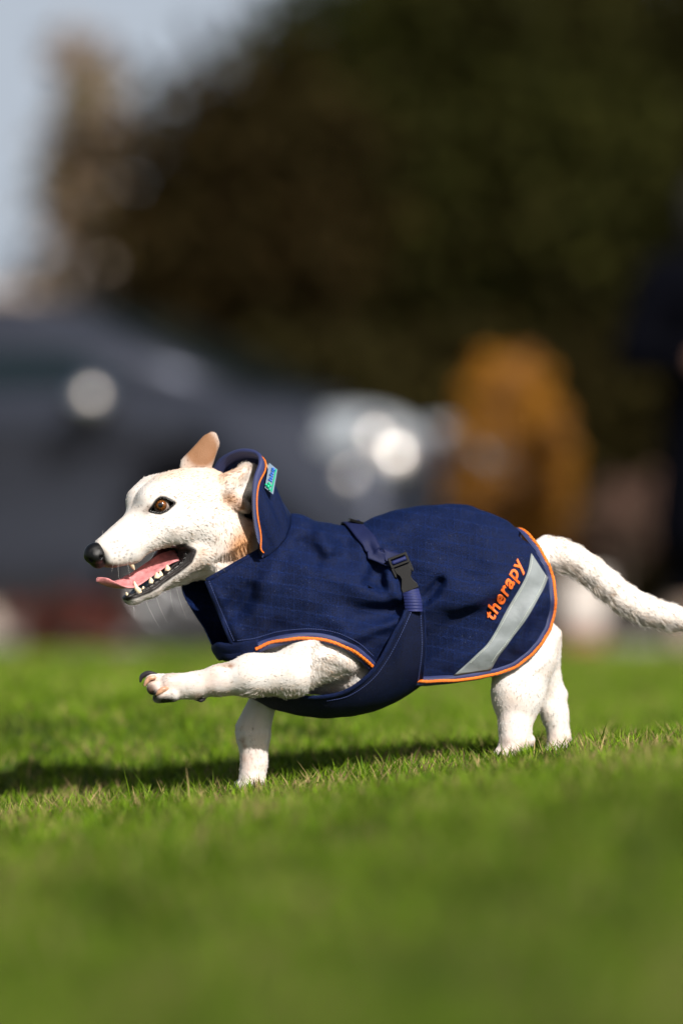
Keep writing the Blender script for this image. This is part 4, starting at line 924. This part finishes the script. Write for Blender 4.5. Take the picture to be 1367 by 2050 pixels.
M_web = mat('navy_webbing', (.014, .020, .092), .6, spec=.25, noise=(700, .25))
def striped(name, c1, c2, scale, rot, rough=.5, dist=.0005):
    m = mat(name, c1, rough); n = m.node_tree; L = n.links; b = n.nodes['Principled BSDF']; tc = n.nodes.new('ShaderNodeTexCoord'); mp = n.nodes.new('ShaderNodeMapping'); mp.inputs['Rotation'].default_value = rot
    w = n.nodes.new('ShaderNodeTexWave'); w.inputs['Scale'].default_value = scale; L.new(tc.outputs['Object'], mp.inputs[0]); L.new(mp.outputs[0], w.inputs['Vector'])
    x = n.nodes.new('ShaderNodeMix'); x.data_type = 'RGBA'; x.inputs[6].default_value = (*c1, 1); x.inputs[7].default_value = (*c2, 1); L.new(w.outputs['Fac'], x.inputs[0]); L.new(x.outputs[2], b.inputs['Base Color'])
    bp = n.nodes.new('ShaderNodeBump'); bp.inputs['Distance'].default_value = dist; L.new(w.outputs['Fac'], bp.inputs['Height']); L.new(bp.outputs[0], b.inputs['Normal']); return m
M_herr = striped('herringbone_tape', (.006, .011, .05), (.05, .065, .19), 165, (0, R(38), 0))
M_orange = striped('orange_braid', (.80, .13, .008), (.95, .25, .015), 170, (0, R(52), 0), .5, .0007)
M_grey = mat('reflective_grey', (.21, .235, .245), .6, spec=.25, noise=(60, .06), bump=(120, .0008))
M_plastic = mat('black_plastic', (.003, .003, .0034), .42, spec=.22, bump=(2500, .0001))
CV, CF = cut_shell(f_coat, (330, 985, -240), (1150, 1400, 160), 3.0, NEAR, FAR, D)
coat = child(mesh_obj('dog_coat', Wp(CV), CF, M_nyl))
sm = coat.modifiers.new('thickness', 'SOLIDIFY'); sm.thickness = .0014; sm.offset = -1
def cchild(o): o.parent = coat; return o
def onsurf(f, xy, dmin=None):
    S = surf(f, xy)
    return S
def mirror_d(C): C = C.copy(); C[:, 2] = 2 * D(C[:, 0]) - C[:, 2]; return C
# rear hem, near side then over the back to the far side
hn = surf(f_coat, HEMs[:-8]); rid = snap(f_coat, np.array([[1036., 1060, D(1036)]])); hem = np.vstack([hn[::4], rid, mirror_d(hn[::-4])]); hem = snap(f_coat, resample(catmull(hem, 220), 4))
V, F = ribbon(f_coat, hem, 19, 4.5, .5); cchild(fix_normals(mesh_obj('hem_binding', Wp(V), F, M_herr)))
def braid(C, name='orange_piping', r=4.0):
    C = resample(C, 1.6); n = len(C); r = r * (1 + .13 * np.sin(np.arange(n) * 1.1)); V, F = tube_px(C, r, 9); return cchild(fix_normals(mesh_obj(name, Wp(V), F, M_orange)))
def lift(f, C, h): C = snap(f, C); return C + grad(f, C, 3) * h
braid(lift(f_coat, hem, 5.2), r=3.3)
an = resample(surf(f_coat, ARMs), 4)
V, F = ribbon(f_coat, an, 21, 4.0, .5); cchild(fix_normals(mesh_obj('hem_binding', Wp(V), F, M_herr))); braid(lift(f_coat, an, 5.0), r=3.3)
af = mirror_d(an); V, F = ribbon(f_coat, af, 21, 4.0, .5); cchild(fix_normals(mesh_obj('hem_binding', Wp(V), F, M_herr))); braid(lift(f_coat, af, 5.0))
# chest band joining both fronts
cb = surf(f_coat, catmull([(436, 1300), (462, 1300), (490, 1297), (518, 1293)], 20)); cb2 = np.vstack([mirror_d(cb[::-1])[:-1], [[418, 1300, D(418)]], cb])
cb2 = resample(catmull(cb2[::3], 60), 4); V, F = ribbon(f_coat, cb2, 30, 3.5, 1.2); cchild(fix_normals(mesh_obj('chest_band', Wp(V), F, M_nyl2)))
cb3 = cb2 + [0, 14, 0]; V, F = ribbon(f_coat, cb3, 18, 3.0, 2.0); cchild(fix_normals(mesh_obj('chest_band', Wp(V), F, M_nyl2)))
# front flap edges
for pts, mir in (([(411, 1162), (436, 1225), (466, 1296)], 0), ([(520, 1099), (465, 1130), (411, 1161)], 0)):
    C = resample(surf(f_coat, catmull(pts, 30)), 3); V, F = ribbon(f_coat, C + [3, 1, 0], 9, 2.2, .4); cchild(fix_normals(mesh_obj('flap_edge', Wp(V), F, M_nyl2)))
# stitch rows
M_thread = mat('navy_thread', (.06, .09, .26), .5)
def stitches(f, pts, name='stitching', step=5.0, r=.7, lift_=.7):
    C = resample(surf(f, catmull(pts, 40)), .8); C = lift(f, C, lift_); V, F, k = [], [], 0; i = 0; per = int(step / .8)
    while i + per < len(C):
        seg = C[i:i + int(per * .62) + 1]; v, fc = tube_px(seg, r, 5); V.append(v); F += [tuple(q + k for q in g) for g in fc]; k += len(v); i += per
    o = cchild(mesh_obj(name, Wp(np.vstack(V)), F, M_thread)); tag(o, kind='stuff'); return o
stitches(f_coat, [(419, 1163), (443, 1222), (470, 1285)]); stitches(f_coat, [(476, 1282), (492, 1280), (512, 1277), (560, 1264), (620, 1259), (672, 1266), (716, 1286), (748, 1314)])
# belly piece
BV, BF = cut_shell(f_belly, (440, 1190, -240), (900, 1480, 180), 3.0, BP, BP, D)
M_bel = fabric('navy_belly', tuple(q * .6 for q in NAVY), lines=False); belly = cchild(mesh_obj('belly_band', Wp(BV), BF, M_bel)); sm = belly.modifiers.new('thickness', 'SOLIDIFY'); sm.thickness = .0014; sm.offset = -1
def bchild(o): o.parent = coat; return o
eb = resample(surf(f_belly, catmull([(813, 1222), (806, 1240), (790, 1268), (762, 1322), (733, 1357), (692, 1385), (645, 1396), (592, 1396)], 60)), 4)
V, F = ribbon(f_belly, eb, 9, 2.6, .3); cchild(fix_normals(mesh_obj('band_edge', Wp(V), F, M_nyl2)))
ee = resample(surf(f_belly, catmull([(848, 1222), (851, 1300), (843, 1372)], 30)), 4); V, F = ribbon(f_belly, ee, 5, 1.8, .2); cchild(fix_normals(mesh_obj('band_edge', Wp(V), F, M_nyl2)))
stitches(f_belly, [(822, 1226), (800, 1275), (774, 1322), (745, 1360), (700, 1392), (650, 1404)]); stitches(f_belly, [(842, 1232), (844, 1300), (836, 1366)])
# reflective strip
LE = catmull([(1062, 1108), (1052, 1152), (1020, 1210), (980, 1282), (953, 1310), (907, 1352)], 40); RE = catmull([(1095, 1158), (1084, 1185), (1052, 1240), (1020, 1284), (998, 1312), (981, 1341)], 40)
g = np.stack([LE * (1 - u) + RE * u for u in np.linspace(0, 1, 9)], 1); S = surf(f_coat, g.reshape(-1, 2)); S = snap(f_coat, S, 2) + grad(f_coat, S, 3) * 1.3
F = [(i * 9 + j, i * 9 + j + 1, (i + 1) * 9 + j + 1, (i + 1) * 9 + j) for i in range(39) for j in range(8)]
o = cchild(mesh_obj('reflective_strip', Wp(S), F, M_grey)); fix_normals(o); sm = o.modifiers.new('t', 'SOLIDIFY'); sm.thickness = .0006; sm.offset = 1
M_thread2 = mat('pale_thread', (.5, .55, .5), .5)
for edge, k in ((LE, .12), (RE, -.12)):
    pts = edge * (1 - abs(k)) + (RE if k > 0 else LE) * abs(k); st = stitches(lambda P: f_coat(P) - 2.2, pts[::5], step=4.2, r=.75); st.data.materials[0] = M_thread2
# lettering
cu = bpy.data.curves.new('letters', 'FONT'); cu.body = 'therapy'; cu.size = 10; cu.offset = .20; cu.shear = .25; cu.space_character = 1.12; cu.extrude = 0; cu.resolution_u = 6
tob = bpy.data.objects.new('letters', cu); SC.collection.objects.link(tob); bpy.context.view_layer.update()
me = bpy.data.meshes.new_from_object(tob.evaluated_get(bpy.context.evaluated_depsgraph_get())); bpy.data.objects.remove(tob)
bm = bmesh.new(); bm.from_mesh(me); bmesh.ops.triangulate(bm, faces=bm.faces)
co = np.array([v.co[:] for v in bm.verts]); w_ = co[:, 0].max() - co[:, 0].min()
r_ = bmesh.ops.extrude_face_region(bm, geom=bm.faces[:]); nv = [e for e in r_['geom'] if isinstance(e, bmesh.types.BMVert)]
for v in nv: v.co.z += 1
co = np.array([v.co[:] for v in bm.verts]); B0 = np.array([988., 1243.]); B1 = np.array([1050., 1126.]); ed = (B1 - B0); sc_ = np.linalg.norm(ed) / w_; e1 = ed / np.linalg.norm(ed); e2 = np.array([e1[1], -e1[0]])
xy = B0 + ((co[:, :1] - co[:, 0].min()) * e1 + co[:, 1:2] * e2 * .95) * sc_
S = surf(f_coat, xy); N = grad(f_coat, S, 3); S = S + N * (-.5 + 3.2 * co[:, 2:3])
fs = [[v.index for v in f.verts] for f in bm.faces]; bm.verts.index_update(); bm.free()
M_text = striped('orange_thread', (.85, .10, .012), (1.0, .25, .04), 240, (0, R(20), 0), .45, .0005)
cchild(fix_normals(mesh_obj('embroidered_lettering', Wp(S), fs, M_text, smooth=False)))
# ---- strap and buckle
sp = surf(f_coat, catmull([(742, 1082), (768, 1100), (790, 1117), (806, 1130)], 24)); top = [(700, 1049, D(700) - 20), (712, 1052, D(712) + 14), (724, 1062, D(724) + 44)]
st = snap(f_coat0, np.array([(697, 1050, D(697) - 70), (700, 1048, D(700) - 20), (708, 1050, D(708) + 18), (722, 1060, D(722) + 50), (742, 1080, D(742) + 82), (768, 1102, D(768) + 104)]), 5)
st = np.vstack([st, [(804, 1126, surf(f_coat0, [(804, 1126)])[0, 2] + 4)]]); st = resample(catmull(st, 50), 4)
fst = lambda P: smin(f_coat0(P) - 4, f_coat(P) - 3, 6)
V, F = ribbon(fst, st, 34, 1.2, .0, flat=True); M_strap = mat('dark_webbing', (.004, .008, .045), .7, spec=.25, noise=(700, .25)); cchild(fix_normals(mesh_obj('strap', Wp(V), F, M_strap)))
w0 = surf(f_coat, [(812, 1178)])[0]; w1 = surf(f_belly, [(828, 1224)])[0]; wp = np.array([w0 + [8, 0, 9], (w0 + w1) / 2 + [6, 0, 10], w1 + [0, 0, 4]]); wp = resample(catmull(wp, 20), 1.0)
V = []; F = []
for i, c in enumerate(wp):
    rr = 1.1 * abs(math.sin(i * .5)); hw = 17.5
    V += [c + [-hw, 1.2, -2], c + [-hw, 0, 1 + rr], c + [0, 0, 2 + rr], c + [hw, 0, 1 + rr], c + [hw, 1.2, -2]]
for i in range(len(wp) - 1):
    for j in range(4): F.append((i * 5 + j, i * 5 + j + 1, (i + 1) * 5 + j + 1, (i + 1) * 5 + j))
cchild(fix_normals(mesh_obj('webbing', Wp(np.array(V)), F, M_web)))
# buckle in its own plane
bc = surf(f_coat, [(808, 1150)])[0]; bn = grad(f_coat, bc[None], 12)[0]; bn = np.array([bn[0] * .5, bn[1] * .5 , 1]); bn /= np.linalg.norm(bn); bc = bc + bn * 11
bd = np.array([.36, .93, 0]); bd -= bd @ bn * bn; bd /= np.linalg.norm(bd); bs = np.cross(bn, bd); bs *= np.sign(bs[0])
def plate(poly, z0, z1, name, m, bev=.0006):
    n = len(poly); V = [bc + bs * x + bd * y + bn * z for z in (z0, z1) for x, y in poly]; F = [tuple(range(n))[::-1], tuple(range(n, 2 * n))] + [(i, (i + 1) % n, n + (i + 1) % n, n + i) for i in range(n)]
    o = cchild(fix_normals(mesh_obj(name, Wp(np.array(V)), F, m, smooth=False))); b = o.modifiers.new('bevel', 'BEVEL'); b.width = bev; b.segments = 2; return o
def ring(x0, x1, y0, y1, t, z0, z1, name):
    out_ = [(x0, y0), (x1, y0), (x1, y1), (x0, y1)]; inn = [(x0 + t, y0 + t), (x1 - t, y0 + t), (x1 - t, y1 - t), (x0 + t, y1 - t)]
    V = [bc + bs * x + bd * y + bn * z for z in (z0, z1) for x, y in out_ + inn]; F = []
    for i in range(4):
        j = (i + 1) % 4; F += [(i, j, 4 + j, 4 + i), (8 + i, 12 + i, 12 + j, 8 + j), (i, 8 + i, 8 + j, j), (4 + i, 4 + j, 12 + j, 12 + i)]
    o = cchild(fix_normals(mesh_obj(name, Wp(np.array(V)), F, M_plastic, smooth=False))); b = o.modifiers.new('bevel', 'BEVEL'); b.width = .0005; b.segments = 2; return o
plate([(-16, -16), (16, -16), (17, -4), (14, 4), (11, 10), (12, 18), (17, 27), (17, 36), (-17, 36), (-17, 27), (-13, 18), (-9, 9), (-10, 2), (-15, -6)], -4, 4, 'buckle_socket', M_plastic)
ring(-20, 20, -40, -18, 5, -4, 4.5, 'buckle_slider')
plate([(-21, -20), (-15, -20), (-14, -6), (-17, 4), (-20, 0)], -3, 3, 'buckle_prong', M_plastic); plate([(21, -20), (15, -20), (15, -6), (18, 4), (21, 0)], -3, 3, 'buckle_prong', M_plastic)
tp = np.array([bc + bs * 0 + bd * -28 + bn * 2 + bs * u for u in np.linspace(-15, 15, 7)]); V, F = tube_px(tp, 4.5, 8); cchild(mesh_obj('strap_loop', Wp(V), F, M_web))
# small slider on the back
q = snap(f_coat0, np.array([(712, 1050, D(712) + 6)]), 5)[0]
V = []; 
for dz in (0, 5):
    for (a, b) in ((-16, -22), (14, -16), (17, 18), (-13, 14)): V.append(q + [a * .9, 2 + a * .25 - 7 - dz, b])
cchild(fix_normals(mesh_obj('strap_slider', Wp(np.array(V)), [(0, 1, 2, 3), (4, 5, 6, 7), (0, 1, 5, 4), (1, 2, 6, 5), (2, 3, 7, 6), (3, 0, 4, 7)], M_plastic, smooth=False)))
# ---- standing collar
E_ = [(521, 1100, 96), (512, 1062, 98), (507, 1010, 98), (510, 962, 90), (521, 928, 68), (515, 908, 38), (488, 902, 8), (460, 910, -22), (438, 927, -46), (424, 960, -66), (420, 1020, -74), (425, 1090, -70), (430, 1120, -66)]
B_ = [(524, 1104, 92), (537, 1090, 96), (552, 1072, 92), (565, 1056, 84), (575, 1042, 66), (580, 1030, 38), (580, 1024, 4), (572, 1030, -36), (556, 1048, -72), (535, 1075, -98), (510, 1095, -110), (480, 1110, -105), (450, 1125, -90)]
Ec = catmull(E_, 90); Bc = snap(f_coat, catmull(B_, 90), 3); nE = 90; nt_ = 22; G = np.zeros((nE, nt_, 3)); ax = np.array([-.5, -.85, .1])
for j in range(nt_):
    t = j / (nt_ - 1); u = np.linspace(0, 1, nE); cen = np.array([500, 1010, 5])
    P = Ec * (1 - t) + Bc * t; o_ = P - cen; o_ -= (o_ @ ax)[:, None] * ax / (ax @ ax); o_ /= np.linalg.norm(o_, axis=1, keepdims=True)
    bul = 5 * math.sin(math.pi * t) ** .8 * (1 - .5 * t) * np.sin(np.pi * np.clip(u, .02, .98)) ** .3
    fold = 2.6 * np.sin(u * 34 + t * 3) * math.sin(math.pi * t) + 2.0 * np.sin(u * 15 + 1 - t * 5) * math.sin(math.pi * t)
    G[:, j] = P + o_ * (bul + fold)[:, None]
F = [(i * nt_ + j, (i + 1) * nt_ + j, (i + 1) * nt_ + j + 1, i * nt_ + j + 1) for i in range(nE - 1) for j in range(nt_ - 1)]
col_ = cchild(mesh_obj('standing_collar', Wp(G.reshape(-1, 3)), F, M_nyl2)); sm = col_.modifiers.new('t', 'SOLIDIFY'); sm.thickness = .002; sm.offset = 0
# collar edge tape: inner and outer faces rolled over the edge
out_d = G[:, 3] - G[:, 0]; out_d /= np.linalg.norm(out_d, axis=1, keepdims=True)
Tn = np.gradient(Ec, axis=0); Tn /= np.linalg.norm(Tn, axis=1, keepdims=True); Nn = np.cross(Tn, out_d); 
ce = Ec - np.array([500, 1010, 5]); Nn *= np.sign((Nn * ce).sum(1))[:, None]; Nn /= np.linalg.norm(Nn, axis=1, keepdims=True)
V = []; k = 10
prof = [(16, 2.6), (8, 4.0), (0, 4.2), (-3.5, 2.6), (-4.5, 0), (-3.5, -2.6), (0, -4.2), (8, -4.0), (16, -3.6), (20, -1)]
for i in range(nE): V += [Ec[i] + out_d[i] * a + Nn[i] * b for a, b in prof]
F = [(i * k + j, i * k + (j + 1) % k, (i + 1) * k + (j + 1) % k, (i + 1) * k + j) for i in range(nE - 1) for j in range(k)] + [tuple(range(k)), tuple((nE - 1) * k + j for j in range(k))[::-1]]
cchild(fix_normals(mesh_obj('collar_binding', Wp(np.array(V)), F, M_herr)))
pp = Ec + out_d * (13 + 3 * np.sin(np.arange(nE) * .25))[:, None] + Nn * 4.4
braid(pp[1:nE - 12], r=1.7)
# collar tab with its small emblem
tq = np.array([534, 952, 80.]); ta = np.array([.20, -.96, -.1]); ta /= np.linalg.norm(ta); tb = np.array([.72, .58, .25]); tb /= np.linalg.norm(tb); tn = np.cross(ta, tb); tn *= np.sign(tn[2])
def card(poly, z, th, name, m):
    n = len(poly); V = [tq + ta * a + tb * b + tn * zz for zz in (z, z + th) for a, b in poly]
    return cchild(fix_normals(mesh_obj(name, Wp(np.array(V)), [tuple(range(n))[::-1], tuple(range(n, 2 * n))] + [(i, (i + 1) % n, n + (i + 1) % n, n + i) for i in range(n)], m, smooth=False)))
card([(-24, 2), (26, 0), (26, 22), (-24, 24)], 0, 1.5, 'collar_tab', mat('clear_tab', (.20, .27, .36), .25))
card([(-22, 17.5), (25, 17.5), (25, 20.5), (-22, 20.5)], 1.7, .8, 'tab_line', mat('tab_green', (.01, .42, .22), .35))
M_tb = mat('tab_blue', (.01, .13, .55), .35); M_tg = bpy.data.materials['tab_green']
V, F, k0 = [], [], 0
for a0, hgt, y0 in ((-4, 10, 6), (1, 8, 8), (6, 10, 6), (11, 8, 8), (16, 8, 8), (20, 10, 8)):
    for (p, q_) in (((a0, y0), (a0 + 1, y0 + hgt)), ((a0, y0 + 4), (a0 + 4, y0 + 5))):
        C = np.array([tq + ta * p[0] + tb * p[1] + tn * 2.0, tq + ta * q_[0] + tb * q_[1] + tn * 2.0]); v, fc = tube_px(C, 1.3, 5); V.append(v); F += [tuple(x + k0 for x in g) for g in fc]; k0 += len(v)
cchild(mesh_obj('tab_lettering', Wp(np.vstack(V)), F, M_tb))
V, F, k0 = [], [], 0
for a0, b0, r0 in ((-17, 9, 4.2), (-10.5, 9.5, 3.0), (-17, 3.5, 2.6), (-20, 14, 2.6), (-12, 14, 2.6)):
    v, fc = tube_px(np.array([tq + ta * a0 + tb * b0 + tn * 1.6, tq + ta * a0 + tb * b0 + tn * 2.8]), r0, 10); V.append(v); F += [tuple(x + k0 for x in g) for g in fc]; k0 += len(v)
cchild(mesh_obj('tab_emblem', Wp(np.vstack(V)), F, M_tg))
